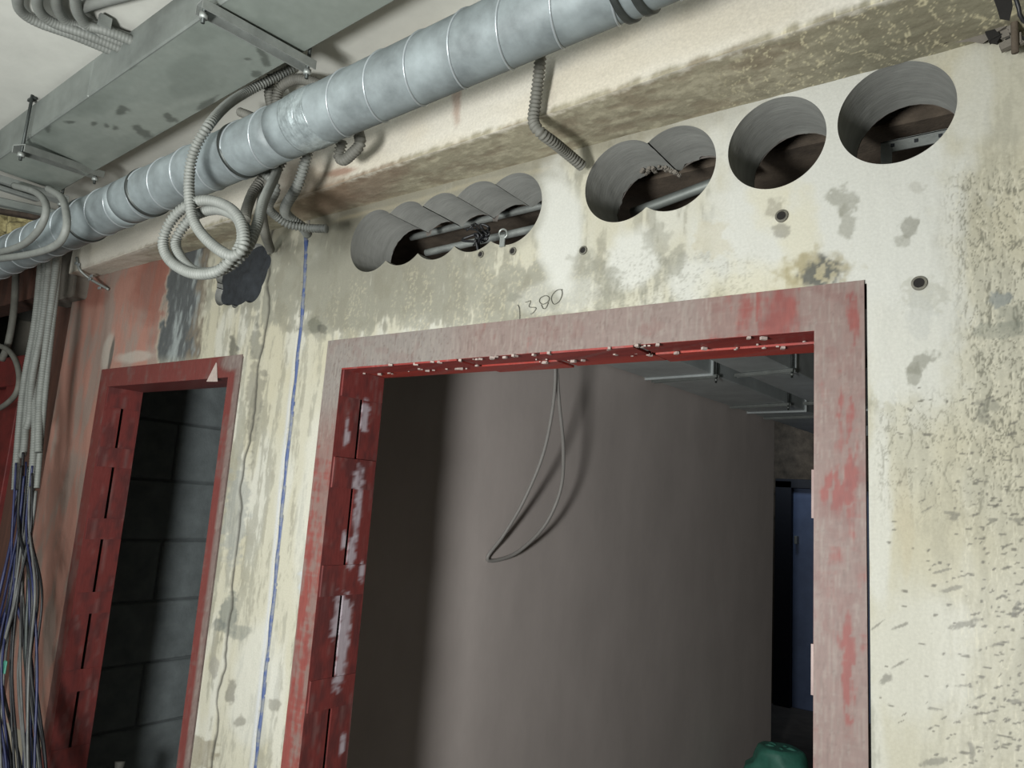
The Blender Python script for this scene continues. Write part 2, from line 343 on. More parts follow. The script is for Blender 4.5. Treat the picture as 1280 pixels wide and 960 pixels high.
    sc = lerp(sc, lin((176, 168, 156)), .6*ss(95, 84, u-(560-v)*.1)*ss(520, 600, v)*0)
    col = lerp(col, sc, sal)
    seam = ss(edge-2, edge+4, u)*ss(edge+52, edge+40, u)*ss(470, 440, v)
    sg = lerp(np.tile(lin((92, 96, 96)), (n, 1)), lin((158, 166, 164)), ss(.4, .6, fbm(x*30, z*8, 4, 220))*ss(edge+8, edge+22, u))
    sg = lerp(sg, lin((128, 118, 102)), ss(edge+32, edge+42, u))
    col = lerp(col, sg, seam)
    # groove rims and crack
    gx = x-groove_x(z); wob = .006*(fbm(z*40, 0*z, 3, 230)-.5)
    col = lerp(col, lin((206, 210, 214)), .75*np.exp(-((gx+.016)/.007)**2)*ss(2.3, 1.9, z))
    cx = x-crack_x(z)+.05*(fbm(z*9, 0*z, 3, 231)-.5)
    wid = .004+.005*fbm(z*14, 0*z+4, 3, 232)+.004*ss(2.35, 2.5, z)
    ck = np.exp(-(cx/wid)**2)*ss(.3, .5, fbm(z*20, 0*z+9, 2, 233)+.25)
    col = lerp(col, lin((70, 68, 60)), ck*.9)
    # rim of the cored holes: rubbed cement halo
    for (hx, hz, hr) in CIRC[:5]:
        d = np.hypot(x-hx, z-hz)-hr; col = lerp(col, lin((150, 148, 134)), .5*ss(.035, .0, d+.02*(med-.5)))
    rough = .82-.25*ss(1120, 1200, u)*ss(640, 760, v)+0*x
    h = .0016*(med-.5)+.0012*(streak-.5)-.0015*wm-.004*ck+.0006*(fine-.5)
    h = h+.003*sal*(fbm(x*7, z*3, 3, 240)-.5)-.006*seam*(fbm(x*40, z*20, 3, 241))
    return np.c_[col, rough], h

# ------------------------------------------------------------------ corridor wall with cored holes
def sheet(xs, zs, y, circles, rects, paint=None, sgn=-1):
    X, Z = np.meshgrid(xs, zs, indexing='ij'); nx, nz = X.shape
    cx = (X[:-1, :-1]+X[1:, 1:])/2; cz = (Z[:-1, :-1]+Z[1:, 1:])/2; keep = np.ones(cx.shape, bool)
    for a, b, c, d in rects: keep &= ~((cx > a) & (cx < b) & (cz > c) & (cz < d))
    for hx, hz, r in circles: keep &= np.hypot(cx-hx, cz-hz) > r
    cnt = np.zeros(X.shape, int); tot = np.zeros(X.shape, int)
    for a in (0, 1):
        for b in (0, 1): cnt[a:nx-1+a, b:nz-1+b] += keep; tot[a:nx-1+a, b:nz-1+b] += 1
    bnd = (cnt > 0) & (cnt < tot)
    if circles:
        best = np.full(X.shape, 9.); tx = X.copy(); tz = Z.copy()
        for hx, hz, r in circles:
            d = np.hypot(X-hx, Z-hz); e = np.abs(d-r); nxp = hx+(X-hx)*r/np.maximum(d, 1e-9); nzp = hz+(Z-hz)*r/np.maximum(d, 1e-9)
            inside = np.zeros(X.shape, bool)
            for h2x, h2z, r2 in circles:
                if (h2x, h2z) != (hx, hz): inside |= np.hypot(nxp-h2x, nzp-h2z) < r2-.0005
            e = e+inside*.003; u = e < best; best = np.where(u, e, best); tx = np.where(u, nxp, tx); tz = np.where(u, nzp, tz)
        st = max(np.diff(xs).max(), np.diff(zs).max())
        mv = bnd & (best < st*1.3); X = np.where(mv, tx, X); Z = np.where(mv, tz, Z)
    idx = np.arange(nx*nz).reshape(nx, nz)
    Q = np.stack([idx[:-1, :-1], idx[1:, :-1], idx[1:, 1:], idx[:-1, 1:]], -1)[keep]
    if sgn > 0: Q = Q[:, ::-1]
    used = np.unique(Q); remap = np.full(nx*nz, -1); remap[used] = np.arange(len(used)); Q = remap[Q]
    x = X.ravel()[used]; z = Z.ravel()[used]; b = bnd.ravel()[used]
    Y = np.full(len(x), float(y)); c = None
    if paint: c, h = paint(x, z); Y = Y-np.where(b, 0, h)
    return np.stack([x, Y, z], 1), Q, c
xs = np.r_[np.arange(-1.86, 1.38, .004), np.arange(1.38, 1.62, .0017), np.arange(1.62, 1.80, .004)]
zs = np.r_[np.arange(.74, 1.38, .0032), np.arange(1.38, 2.605, .0023)]
OPEN = [(OL+.006, OR_+.003, 0, OT-.006), (SL+.006, SR+.003, 0, ST-.006)]
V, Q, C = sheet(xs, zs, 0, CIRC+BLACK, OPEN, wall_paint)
# recessed groove for the blue conduit (real depth)
gd = np.abs(V[:, 0]-groove_x(V[:, 2])-.004*(fbm(V[:, 2]*30, 0*V[:, 2], 3, 300)-.5))
gm = gd < .0085
V[gm, 1] += .016; C[gm, :3] = lin((112, 110, 104))
Vb, Qb, _ = sheet(np.arange(-1.86, 1.82, .02), np.arange(.0, 2.96, .02), T, CIRC, [(OL, OR_, 0, OT), (SL, SR, 0, ST)], None, 1)
allV = [V, Vb]; allQ = [Q, Qb+len(V)]; allC = [C, np.c_[np.tile(lin((120, 114, 108)), (len(Vb), 1)), np.full(len(Vb), .9)]]
def wall_quad(p):
    n = sum(len(a) for a in allV); allV.append(np.array(p, float)); allQ.append(np.array([[n, n+1, n+2, n+3]]))
    allC.append(np.c_[np.tile(lin((186, 178, 158)), (4, 1)), np.full(4, .85)])
xe = xs[-1]; ze = zs[-1]
for a, b, c, d in [(-1.86, SL+.006, 0, .74), (SR+.003, OL+.006, 0, .74), (OR_+.003, xe, 0, .74), (xe, 2.9, 0, ZC), (-1.86, xe, ze, ZC)]:
    wall_quad([(a, 0, c), (b, 0, c), (b, 0, d), (a, 0, d)])
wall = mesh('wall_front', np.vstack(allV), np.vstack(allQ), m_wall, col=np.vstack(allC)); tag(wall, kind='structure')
wall.data.polygons.foreach_set('use_smooth', np.ones(len(wall.data.polygons), bool))

def bore(circles, name, depth=T, ragged=.012, seed=1):
    parts = []
    for k, (hx, hz, r) in enumerate(circles):
        n = 112; th = np.linspace(0, 2*np.pi, n+1)
        ok = []
        for i in range(n):
            t = (th[i]+th[i+1])/2; px, pz = hx+r*math.cos(t), hz+r*math.sin(t)
            ok.append(all(math.hypot(px-a, pz-b) > c+.0006 for a, b, c in circles if (a, b) != (hx, hz)))
        ny = 12; yy = np.linspace(0.0, depth, ny)
        g = np.zeros((n+1, ny, 3))
        for j in range(ny):
            rr = r*(1+.0004)+(.0018*(fbm(th*6, 0*th+j*.9, 3, seed+k*7)-.5) if j else 0*th)
            rr[-1] = rr[0]
            yj = yy[j]+(ragged*(fbm(th*5, 0*th, 3, seed+k*13+3)-.6)*(j/(ny-1))**3)
            g[:, j] = np.stack([hx+rr*np.cos(th), yj, hz+rr*np.sin(th)], 1)
        I = np.arange((n+1)*ny).reshape(n+1, ny)
        F = [(I[i, j], I[i+1, j], I[i+1, j+1], I[i, j+1]) for i in range(n) if ok[i] for j in range(ny-1)]
        parts.append((g.reshape(-1, 3), F))
    V, F = join(parts); o = mesh(name, V, F, m_bore, smooth=True); o.parent = wall; return o
bore(FIVE, 'core_bore', seed=11); bore(PAIR, 'core_bore', ragged=.03, seed=21); bore(H3, 'core_bore', seed=31); bore(H4, 'core_bore', seed=41)
bore(BLACK, 'core_bore', depth=.05, seed=51)
# crumbs along the broken lip inside the twin hole
cr = []
for k in range(60):
    t = rng.uniform(.15, 1.9); hx, hz, hr = PAIR[0]
    p = np.array([hx+hr*.985*math.cos(t), .15+rng.uniform(-.012, .012), hz+hr*.985*math.sin(t)-.003]); s = rng.uniform(.0015, .005)
    if math.hypot(p[0]-PAIR[1][0], p[2]-PAIR[1][1]) < PAIR[1][2]*.8: continue
    ax = Matrix.Rotation(rng.uniform(0, 3), 3, 'Y'); cr.append(oriented_box(p, ax[0], ax[1], ax[2], s, s*.8, s))
V_, F_ = join(cr); o = mesh('concrete_crumbs', V_, F_, m_conc); o.parent = wall; o['kind'] = 'stuff'

# pencilled 1300 above the wide frame
def pencil(strokes):
    ps = []
    for st in strokes:
        pts = [aty(u, v, -.0025) for u, v in st]; ps.append(tube(pts, .0009, sides=5, step=.004))
    V, F = join(ps); o = mesh('pencil_number', V, F, m_pencil); o.parent = wall; tag(o, 'pencilled four digit number'); return o
def pp(l): return [(600+a*120/1280, 340+b*80/853) for a, b in l]
pencil([pp([(505, 440), (522, 480), (528, 560), (527, 650)]),
        pp([(605, 405), (640, 395), (675, 380), (665, 420), (650, 455), (668, 470), (745, 475), (735, 510), (700, 550), (672, 560)]),
        pp([(860, 315), (805, 345), (790, 395), (835, 430), (900, 400), (925, 350), (895, 318), (860, 315)]), pp([(815, 435), (835, 480), (852, 492), (885, 470), (910, 405)]),
        pp([(1100, 235), (1040, 235), (985, 275), (950, 340), (960, 400), (990, 430), (1050, 395), (1085, 330), (1095, 270), (1085, 240)])])

# ------------------------------------------------------------------ beam under the ceiling (front face + underside), painted grid
BX0, BX1 = -1.72, 1.80
def beam_y(x): return np.interp(x, [-1.8, -1.181, .328, .821, 1.18, 1.363, 1.9], [-.085, -.110, -.163, -.178, -.193, -.201, -.215])
bx = np.r_[np.arange(BX0, .75, .006), np.arange(.75, BX1, .003)]; nb = len(bx)
tu = np.linspace(0, 1, 56); tf = np.linspace(0, 1, 62)
rows = []
for t in tu: rows.append(np.stack([bx, beam_y(bx)*t, np.full(nb, ZB)+.006*(1-t)], 1))
for t in tf[1:]: rows.append(np.stack([bx, beam_y(bx), np.full(nb, ZB+(ZC-ZB)*t)], 1))
G = np.stack(rows, 0); nr = len(rows); Vb = G.reshape(-1, 3).copy()
I = np.arange(nr*nb).reshape(nr, nb); Fb = np.stack([I[:-1, :-1], I[:-1, 1:], I[1:, 1:], I[1:, :-1]], -1).reshape(-1, 4)
x = Vb[:, 0]; y = Vb[:, 1]; z = Vb[:, 2]; u, v = survey(Vb); under = (np.arange(len(Vb)) // nb) < len(tu)-1
nz1 = fbm(x*14, (z+y)*30, 4, 400); nz2 = fbm(x*50, y*60+z*30, 4, 401); nz3 = fbm(x*3, z*6, 3, 402)
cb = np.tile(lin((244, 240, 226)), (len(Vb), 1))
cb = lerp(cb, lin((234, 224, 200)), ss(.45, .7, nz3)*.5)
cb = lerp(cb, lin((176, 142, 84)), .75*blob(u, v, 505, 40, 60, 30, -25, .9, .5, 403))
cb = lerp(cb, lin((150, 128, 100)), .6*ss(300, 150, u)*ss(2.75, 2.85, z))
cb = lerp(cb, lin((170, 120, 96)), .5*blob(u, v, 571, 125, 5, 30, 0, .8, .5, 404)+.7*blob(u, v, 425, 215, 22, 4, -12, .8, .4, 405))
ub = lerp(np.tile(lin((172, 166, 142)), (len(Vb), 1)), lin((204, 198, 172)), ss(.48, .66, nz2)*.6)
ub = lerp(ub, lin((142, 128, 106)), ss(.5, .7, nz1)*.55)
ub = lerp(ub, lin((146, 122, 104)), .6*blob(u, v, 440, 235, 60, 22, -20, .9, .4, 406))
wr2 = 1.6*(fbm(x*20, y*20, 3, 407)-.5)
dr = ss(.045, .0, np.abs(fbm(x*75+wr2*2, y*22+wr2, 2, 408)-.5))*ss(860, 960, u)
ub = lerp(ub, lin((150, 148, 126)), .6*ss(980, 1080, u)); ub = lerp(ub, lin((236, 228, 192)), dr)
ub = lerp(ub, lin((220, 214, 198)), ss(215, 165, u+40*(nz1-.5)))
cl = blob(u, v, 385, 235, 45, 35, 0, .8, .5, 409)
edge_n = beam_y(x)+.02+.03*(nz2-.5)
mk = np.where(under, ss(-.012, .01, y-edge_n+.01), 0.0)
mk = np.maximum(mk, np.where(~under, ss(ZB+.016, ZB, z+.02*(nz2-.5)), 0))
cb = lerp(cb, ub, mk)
cb = lerp(cb, lin((150, 122, 98)), cl*.5)
Vb[:, 1] += .004*(nz2-.5)*under*0; Vb[:, 2] += np.where(under, .004*(nz1-.5), 0); Vb[:, 1] += np.where(~under, .003*(nz1-.5), 0)
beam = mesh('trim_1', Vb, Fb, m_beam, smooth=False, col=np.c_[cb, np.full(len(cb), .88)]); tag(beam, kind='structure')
e0 = float(beam_y(BX0)); oV, oF = [(BX0, 0, ZB), (BX0, e0, ZB), (BX0, e0, ZC), (BX0, 0, ZC)], [(0, 1, 2, 3)]
mesh('beam_end', oV, oF, m_conc).parent = beam

# ------------------------------------------------------------------ corridor shell and rooms behind
def struct(name, parts, mat, bev=0):
    V, F = join(parts) if isinstance(parts, list) else parts
    o = mesh(name, V, F, mat); tag(o, kind='structure'); return o
struct('floor', box(-5.2, 3.0, -3.5, 9.2, -.1, 0), m_floor)
prof = [(-5.2, 2.755), (-2.2, 2.755), (.75, 2.958), (3.0, 2.958)]
V = []; F = []
for xx, zz_ in prof: V += [(xx, -3.5, zz_), (xx, 0, zz_), (xx, 0, 3.1), (xx, -3.5, 3.1)]
for k in range(3):
    for e in range(4): F.append((k*4+e, k*4+(e+1) % 4, k*4+4+(e+1) % 4, k*4+4+e))
F += [(0, 1, 2, 3), (15, 14, 13, 12)]
struct('ceiling', [(V, F), box(-5.2, 3.0, 0, 9.2, ZC, ZC+.12)], m_ceil)
struct('wall_rear', box(-5.2, 3.0, -3.6, -3.5, 0, ZC), m_corr)
struct('wall_right', box(2.9, 3.0, -3.5, 9.2, 0, ZC), m_corr)
struct('wall_left', box(-5.3, -5.2, -3.5, 9.2, 0, ZC), m_corr)
# corridor wall continues further back on the left, set in by a few centimetres
m_redbrown = M('shaded_brown_plaster', (112, 74, 60), .85, rgb2=(84, 58, 48), scale=6, thr=(.35, .65), stretch=(3, 1, .4))  # plaster browned darker to carry the shade of the set-back strip
struct('wall_set_back', [box(-2.35, -1.86, .05, T, 0, 2.60), box(-5.2, -1.86, .05, T, 2.6, ZC), box(-5.2, -3.45, .05, T, 0, 2.6)], m_redbrown)
# wall at right angles behind the wide opening (slightly out of square)
O2 = np.array([-.336, 2.087, 0]); t2 = np.array([.0835, .9965, 0]); n2 = np.array([.9965, -.0835, 0]); zu = np.array([0, 0, 1.])
def q2(s, n, z): return O2+t2*s+n2*n+zu*z
cpt = onplane(966, 700, O2, n2); s_end = float(np.dot(cpt-O2, t2))
s0 = -1.93
struct('wall_inner', oriented_box(q2((s0+s_end)/2, -.06, ZC/2), t2, n2, zu, (s_end-s0)/2, .06, ZC/2), m_inner)
struct('wall_far', box(-5.2, 2.9, 9.1, 9.2, 0, ZC), m_corr)
xd = aty(989, 700, s_end+3.86)[0]
struct('wall_end', [box(-2.25, 2.9, s_end+3.9, s_end+4.02, 2.16, ZC), box(-2.25, xd-.05, s_end+3.9, s_end+4.02, 0, 2.16), box(xd+.92, 2.9, s_end+3.9, s_end+4.02, 0, 2.16)], m_brown)
# ------------------------------------------------------------------ block wall in the room behind the narrow door
XB = -2.25
bw = struct('wall_block', box(XB-.2, XB-.012, T, 3.2, 0, ZC), m_mortar)
zj = [at(262, 534, 0, XB)[2]]; hB = .318
zz = zj[0]
while zz-hB > -.3: zz -= hB
bme = {}
row = 0
while zz < ZC:
    z0, z1 = max(zz, 0)+.006, min(zz+hB, ZC)-.006
    y0 = T+.01-(.31 if row % 2 else 0)
    while y0 < 3.1 and z1-z0 > .04:
        a, b = max(y0, T+.005)+.006, min(y0+.62, 3.19)-.006
        if b-a > .05:
            pr = rng.uniform(-.004, .005)
            o = bevelled('block', box(XB-.05, XB+pr, a, b, z0, z1), m_block, None, .006); o.parent = bw
        y0 += .62
    zz += hB; row += 1
struct('wall_back', box(XB, -.5, 3.2, 3.3, 0, ZC), m_conc)

# ------------------------------------------------------------------ steel door frames
RED = lin((142, 72, 65)); REDD = lin((118, 52, 48)); GREY = lin((146, 142, 136)); PINK = lin((150, 110, 102)); MAUVE = lin((138, 112, 105))
def slab(name, o, U, Vv, N, nu, nv, paint, parent, mat=None):
    o = np.asarray(o, float); U = np.asarray(U, float); Vv = np.asarray(Vv, float); N = np.asarray(N, float)
    a, b = np.meshgrid(np.linspace(0, 1, nu+1), np.linspace(0, 1, nv+1), indexing='ij')
    Pf = o+a[..., None]*U+b[..., None]*Vv; n = (nu+1)*(nv+1)
    V = [*Pf.reshape(-1, 3)]; I = np.arange(n).reshape(nu+1, nv+1)
    F = [(I[i, j], I[i+1, j], I[i+1, j+1], I[i, j+1]) for i in range(nu) for j in range(nv)]
    ring = [I[i, 0] for i in range(nu+1)]+[I[nu, j] for j in range(1, nv+1)]+[I[i, nv] for i in range(nu-1, -1, -1)]+[I[0, j] for j in range(nv-1, 0, -1)]
    k = len(ring); V += [V[r]+N for r in ring]
    for i in range(k): F.append((ring[i], n+i, n+(i+1) % k, ring[(i+1) % k]))
    F.append(tuple(n+i for i in range(k))[::-1])
    V = np.array(V); c = paint(V)
    nrm = np.cross(U, Vv)
    if np.dot(nrm, N) > 0: F = [f[::-1] for f in F]
    ob = mesh(name, V, F, mat or m_frame, col=c); adopt(ob, parent); return ob
def face_paint(greyfn, seed, dark=0.0):
    def f(Vx):
        x, y, z = Vx.T; u, v = survey(Vx)
        a = x+z if False else x; L = fbm(x*30, z*14, 4, seed); st = fbm(x*90, z*9, 4, seed+1); hx = fbm(x*9, z*90, 4, seed+2)
        g = greyfn(u, v, x, z)
        m = ss(.62-.55*g, .82-.55*g, .5*L+.3*st+.2*hx+.08)
        c = lerp(np.tile(RED, (len(x), 1)), MAUVE, m); c = lerp(c, GREY, ss(.5, 1.0, g)*m*.85)
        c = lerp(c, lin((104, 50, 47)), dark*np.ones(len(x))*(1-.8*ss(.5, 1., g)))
        sc1 = ss(.58, .66, fbm(x*260, z*22, 3, seed+6)); sc2 = ss(.6, .68, fbm(x*30, z*240, 3, seed+7))
        c = lerp(c, lin((164, 156, 146)), .28*sc1*ss(.3, .6, g)+.1*sc2*ss(.25, .5, g))
        c = lerp(c, lin((104, 84, 78)), .55*ss(.03, 0, np.abs(fbm(x*120, z*16, 3, seed+8)-.5))*g)
        c = lerp(c, REDD, .35*ss(.58, .72, fbm(x*20, z*20, 3, seed+5))*(1-.6*g))
        return np.c_[c, np.full(len(x), .6)]
    return f
def g_wide(u, v, x, z):
    g = .42+0*u
    g = np.maximum(g, .95*ss(720, 520, u)*ss(640, 480, v))            # grey overspray, head left
    g = np.maximum(g, .72*ss(960, 860, u)*ss(500, 470, v))
    g = np.where((u > 946) & (u < 1000) & (v < 420), .12, g)
    g = np.where((u <= 480) & (v > 480), np.maximum(.95*ss(640, 470, v), .22), g)
    r = np.maximum.reduce([blob(u, v, 1060, 545, 14, 75, 0, .9, .5, 500), blob(u, v, 1045, 610, 20, 30, 0, .9, .6, 501), blob(u, v, 1062, 860, 9, 75, 0, .6, .4, 502), blob(u, v, 1056, 780, 9, 30, 0, .8, .5, 503), blob(u, v, 1065, 400, 9, 40, 0, .8, .5, 504), blob(u, v, 905, 400, 12, 25, 0, .8, .5, 505)])
    r = r*(.35+.65*ss(.38, .56, fbm(x*110, z*22, 3, 508)))
    g = np.where(u > 1000, .62-.57*r, g)
    return g
def g_narrow(u, v, x, z):
    g = .06+0*u
    g = np.maximum(g, .85*blob(u, v, 292, 452, 16, 12, 0, .8, .3, 510)); g = np.maximum(g, .8*ss(-.532, -.522, x))
    g = np.maximum(g, .4*ss(SL+.05, SL+.02, x)*ss(560, 760, v))
    return g
def ret_paint(seed, whites=(), a=(120, 56, 53), b=(98, 52, 51)):
    def f(Vx):
        x, y, z = Vx.T; u, v = survey(Vx); L = fbm(y*40+x*7, z*14, 4, seed); st = fbm(y*120+x*60, z*10, 4, seed+1)
        c = lerp(np.tile(lin(a, .8), (len(x), 1)), lin(b, .8), ss(.4, .65, L))
        c = lerp(c, lin((150, 120, 116)), .35*ss(.62, .75, st))
        for (cu, cv, ru, rv, ro) in whites:
            c = lerp(c, lin((206, 196, 204)), .9*blob(u, v, cu, cv, ru, rv, ro, .4, .6, seed+9, .14)*ss(.3, .5, st+.12))
        return np.c_[c, np.full(len(x), .5)]
    return f
# --- wide frame
YF = -.004
wf = thing('door_frame', (.65, 0, 0), 'wide red oxide steel door frame around the big opening with grey scuffed face', 'door frame')
fp = face_paint(g_wide, 520)
slab('front_stile', (OL, YF, 0), (-OL, 0, 0), (0, 0, OT), (0, .008, 0), 22, 640, fp, wf)
slab('front_stile', (1.3, YF-.0012, 0), (OR_-1.3, 0, 0), (0, 0, OT), (0, .008, 0), 26, 640, fp, wf)
slab('front_head', (0, YF, OI), (1.3, 0, 0), (0, 0, OT-OI), (0, .008, 0), 330, 24, fp, wf)
ys = .078; gap = .013
WH = [(456, 520, 5, 17, 5), (448, 597, 6, 14, 5), (447, 640, 4, 32, 6), (430, 675, 3, 12, 5), (440, 690, 5, 20, 6), (428, 805, 7, 52, 7), (422, 770, 6, 30, 7), (452, 715, 3, 12, 5), (428, 930, 2, 22, 6), (434, 540, 2, 18, 5)]
rp = ret_paint(540, WH)
slab('front_return', (.0006, YF+.0003, 0), (0, ys-YF, 0), (0, 0, OI), (-.006, 0, 0), 8, 300, rp, wf)
slab('back_return', (0, ys+gap, 0), (0, T-ys-gap, 0), (0, 0, OI), (-.006, 0, 0), 8, 300, rp, wf)
slab('front_return', (1.2994, YF+.0003, 0), (0, ys-YF, 0), (0, 0, OI), (.006, 0, 0), 4, 60, rp, wf)
slab('back_return', (1.3, ys+gap, 0), (0, T-ys-gap, 0), (0, 0, OI), (.006, 0, 0), 4, 60, rp, wf)
hx = [at(a, b, 2, OI)[0] for a, b in ((455, 470), (571, 448), (671, 440), (796, 432))]
hseg = [0.0]+hx+[1.3]
for k in range(len(hseg)-1):
    a, b = hseg[k]+(.005 if k else 0), hseg[k+1]-(.005 if k < len(hseg)-2 else 0)
    dz = .004*(k % 2)
    slab('head_return', (a, YF+.0003, OI-.0006-dz), (b-a, 0, 0), (0, ys-YF-.004*(k % 2), 0), (0, 0, .006), max(6, int((b-a)/.01)), 8, ret_paint(541+k, a=(148, 56, 50), b=(132, 48, 44)), wf)
    slab('head_return', (a, ys+gap-.004, OI-.003+dz), (b-a, 0, 0), (0, T-ys-gap+.004, 0), (0, 0, .006), max(6, int((b-a)/.01)), 8, ret_paint(571+k, a=(176, 66, 54), b=(160, 58, 50)), wf)
def zx0(px, py, x=0): return at(px, py, 0, x)[2]
bz = [(zx0(452, 500), OI), (zx0(439, 611), zx0(444, 574)), (zx0(425, 744), zx0(429, 706)), (zx0(411, 885), zx0(416, 846))]
d_ = bz[2][0]-bz[3][0]
bz += [(bz[3][0]-d_, bz[3][1]-d_), (bz[3][0]-2*d_, bz[3][1]-2*d_), (0.0, .12)]
bp_ = ret_paint(548, WH)
for a, b in bz:
    if b-a < .02: continue
    slab('batten', (.006, YF+.006, a), (0, T-YF-.012, 0), (0, 0, b-a), (-.006, 0, 0), 16, max(4, int((b-a)/.006)), bp_, wf)
for a, b in bz[1:]:
    slab('batten', (1.294, YF+.006, a), (0, T-YF-.012, 0), (0, 0, b-a), (.006, 0, 0), 4, 6, ret_paint(549, a=(158, 136, 130), b=(134, 108, 102)), wf)
cr = []
for k in range(70):
    yy = rng.choice([ys+gap/2, YF+.002, ys-.02], p=[.5, .35, .15])+rng.normal(0, .006); xx = rng.uniform(.02, 1.28); s = rng.uniform(.0012, .0042)
    R = Matrix.Rotation(rng.uniform(0, 3), 3, 'Z')
    cr.append(oriented_box((xx, yy, OI-.003-.4*s), R[0], R[1], R[2], s*1.6, s, s*.8))
V_, F_ = join(cr); o = mesh('plaster_crumbs', V_, F_, m_white, wf); adopt(o, wf); o['kind'] = 'stuff'; o['label'] = 'white plaster crumbs stuck along the seam'
# --- narrow frame
nf = thing('door_frame', (-.98, 0, 0), 'narrow dark red steel door frame around the opening beside the cable bundle', 'door frame')
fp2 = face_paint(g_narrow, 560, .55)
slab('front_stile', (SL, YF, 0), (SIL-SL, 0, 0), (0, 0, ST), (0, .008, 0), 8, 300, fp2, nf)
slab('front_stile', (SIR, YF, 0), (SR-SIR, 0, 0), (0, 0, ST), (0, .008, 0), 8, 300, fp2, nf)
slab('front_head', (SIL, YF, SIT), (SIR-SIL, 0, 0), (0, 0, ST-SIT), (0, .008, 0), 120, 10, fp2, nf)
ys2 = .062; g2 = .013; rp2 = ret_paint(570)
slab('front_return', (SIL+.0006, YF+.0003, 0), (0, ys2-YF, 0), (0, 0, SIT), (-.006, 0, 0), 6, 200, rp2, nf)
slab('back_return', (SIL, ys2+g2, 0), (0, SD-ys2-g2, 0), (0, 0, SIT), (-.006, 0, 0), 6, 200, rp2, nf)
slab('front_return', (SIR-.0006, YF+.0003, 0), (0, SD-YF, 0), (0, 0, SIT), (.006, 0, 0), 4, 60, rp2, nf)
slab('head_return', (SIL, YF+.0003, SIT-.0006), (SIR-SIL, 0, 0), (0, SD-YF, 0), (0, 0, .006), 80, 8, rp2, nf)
pz = lambda px, py: at(px, py, 0, SIL)[2]
nb_ = [(pz(152, 511), SIT), (pz(139, 584), pz(144, 560)), (pz(126, 674), pz(131, 648)), (pz(111, 767), pz(117, 740)), (pz(98, 864), pz(103, 836)), (.35, pz(89, 934)), (0, .1)]
for a, b in nb_:
    if b-a > .01: slab('batten', (SIL+.003, YF+.006, a), (0, SD-YF-.008, 0), (0, 0, b-a), (-.004, 0, 0), 10, max(4, int((b-a)/.01)), ret_paint(575), nf)
V_, F_ = [aty(258, 477, -.0055), aty(271, 454, -.0055), aty(272, 477, -.0055), aty(258, 477, -.0065), aty(270, 453, -.0065), aty(272, 476, -.0065)], [(3, 4, 5), (0, 2, 1), (0, 1, 4, 3), (1, 2, 5, 4), (2, 0, 3, 5)]
o = mesh('paint_chip', V_, F_, m_white); adopt(o, nf); o['label'] = 'pale triangular bare spot on the head'
# --- third frame, barely seen at the far left
tf3 = thing('door_frame', (-2.9, .05, 0), 'dark red door frame in shadow at the far left behind the cables', 'door frame')
for a in (box(-2.52, -2.35, .03, .16, 0, 2.15), box(-3.45, -3.30, .03, .16, 0, 2.15), box(-3.45, -2.35, .03, .16, 2.15, 2.3)):
    bevelled('frame_member', a, m_redflat, tf3, .003)
bevelled('door_leaf', box(-3.3, -2.52, .08, .12, 0, 2.15), m_redflat, tf3, .003)

# ------------------------------------------------------------------ rectangular duct under the corridor ceiling with trapeze hangers
DX0, DX1, DH = -1.10, 2.6, .112
def zd(x): return 2.79+.07*(np.minimum(x, .75)-.1)
DYN, DYF = -.62, -.40
dt = thing('rectangular_duct', (0, -.5, 2.78), 'flat dusty galvanised duct hung under the ceiling beside the round pipe', 'duct')
def ductsec(x0, x1):
    Vd = []
    for xx in (x0, x1):
        for yy in (DYN, DYF):
            for h in (0, DH): Vd.append((xx, yy, float(zd(xx))+h))
    return Vd, [(0, 1, 3, 2), (4, 6, 7, 5), (0, 4, 5, 1), (2, 3, 7, 6), (0, 2, 6, 4), (1, 5, 7, 3)]
for a, b in [(DX0, -.42), (-.4185, .75), (.7515, 2.6)]:
    bevelled('duct_section', ductsec(a, b), m_duct, dt, .004)
def duct_paint(x, y):
    Pn = np.stack([x, y, zd(x)], 1); u, v = survey(Pn); n = len(x)
    c = lerp(np.tile(lin((141, 150, 143)), (n, 1)), lin((130, 139, 132)), ss(.4, .65, fbm(x*6, y*9, 4, 700)))
    c = lerp(c, lin((158, 166, 158)), .5*ss(.5, .7, fbm(x*4+5, y*12, 3, 701)))
    for i, (cu, cv, ru, rv, ro) in enumerate([(152, 138, 8, 6, 0), (118, 154, 4, 3, 0), (133, 157, 4, 3, 0), (145, 159, 4, 3, 0), (180, 165, 12, 5, 30), (88, 152, 6, 2, 0), (60, 158, 3, 6, 0), (210, 144, 5, 3, 0), (163, 84, 6, 2, -20), (330, 70, 4, 14, -25), (322, 92, 8, 5, 20), (290, 122, 12, 4, -25), (310, 73, 4, 2, 0), (215, 150, 7, 4, 0), (260, 128, 14, 4, -30)]):
        c = lerp(c, lin((88, 94, 88)), .8*blob(u, v, cu, cv, ru, rv, ro, .6, .7, 710+i, .15))
    return np.c_[c, np.full(n, .55)]
a_, b_ = np.meshgrid(np.arange(DX0+.006, .74, .005), np.linspace(DYN+.006, DYF-.006, 46), indexing='ij'); I = np.arange(a_.size).reshape(a_.shape)
F = np.stack([I[:-1, :-1], I[:-1, 1:], I[1:, 1:], I[1:, :-1]], -1).reshape(-1, 4)
V = np.stack([a_.ravel(), b_.ravel(), zd(a_.ravel())-.0012], 1)
m_ductp = MP('scuffed_duct', bump=.08, bscale=40, var=.05)
adopt(mesh('duct_underside', V, F, m_ductp, col=duct_paint(V[:, 0], V[:, 1])), dt)
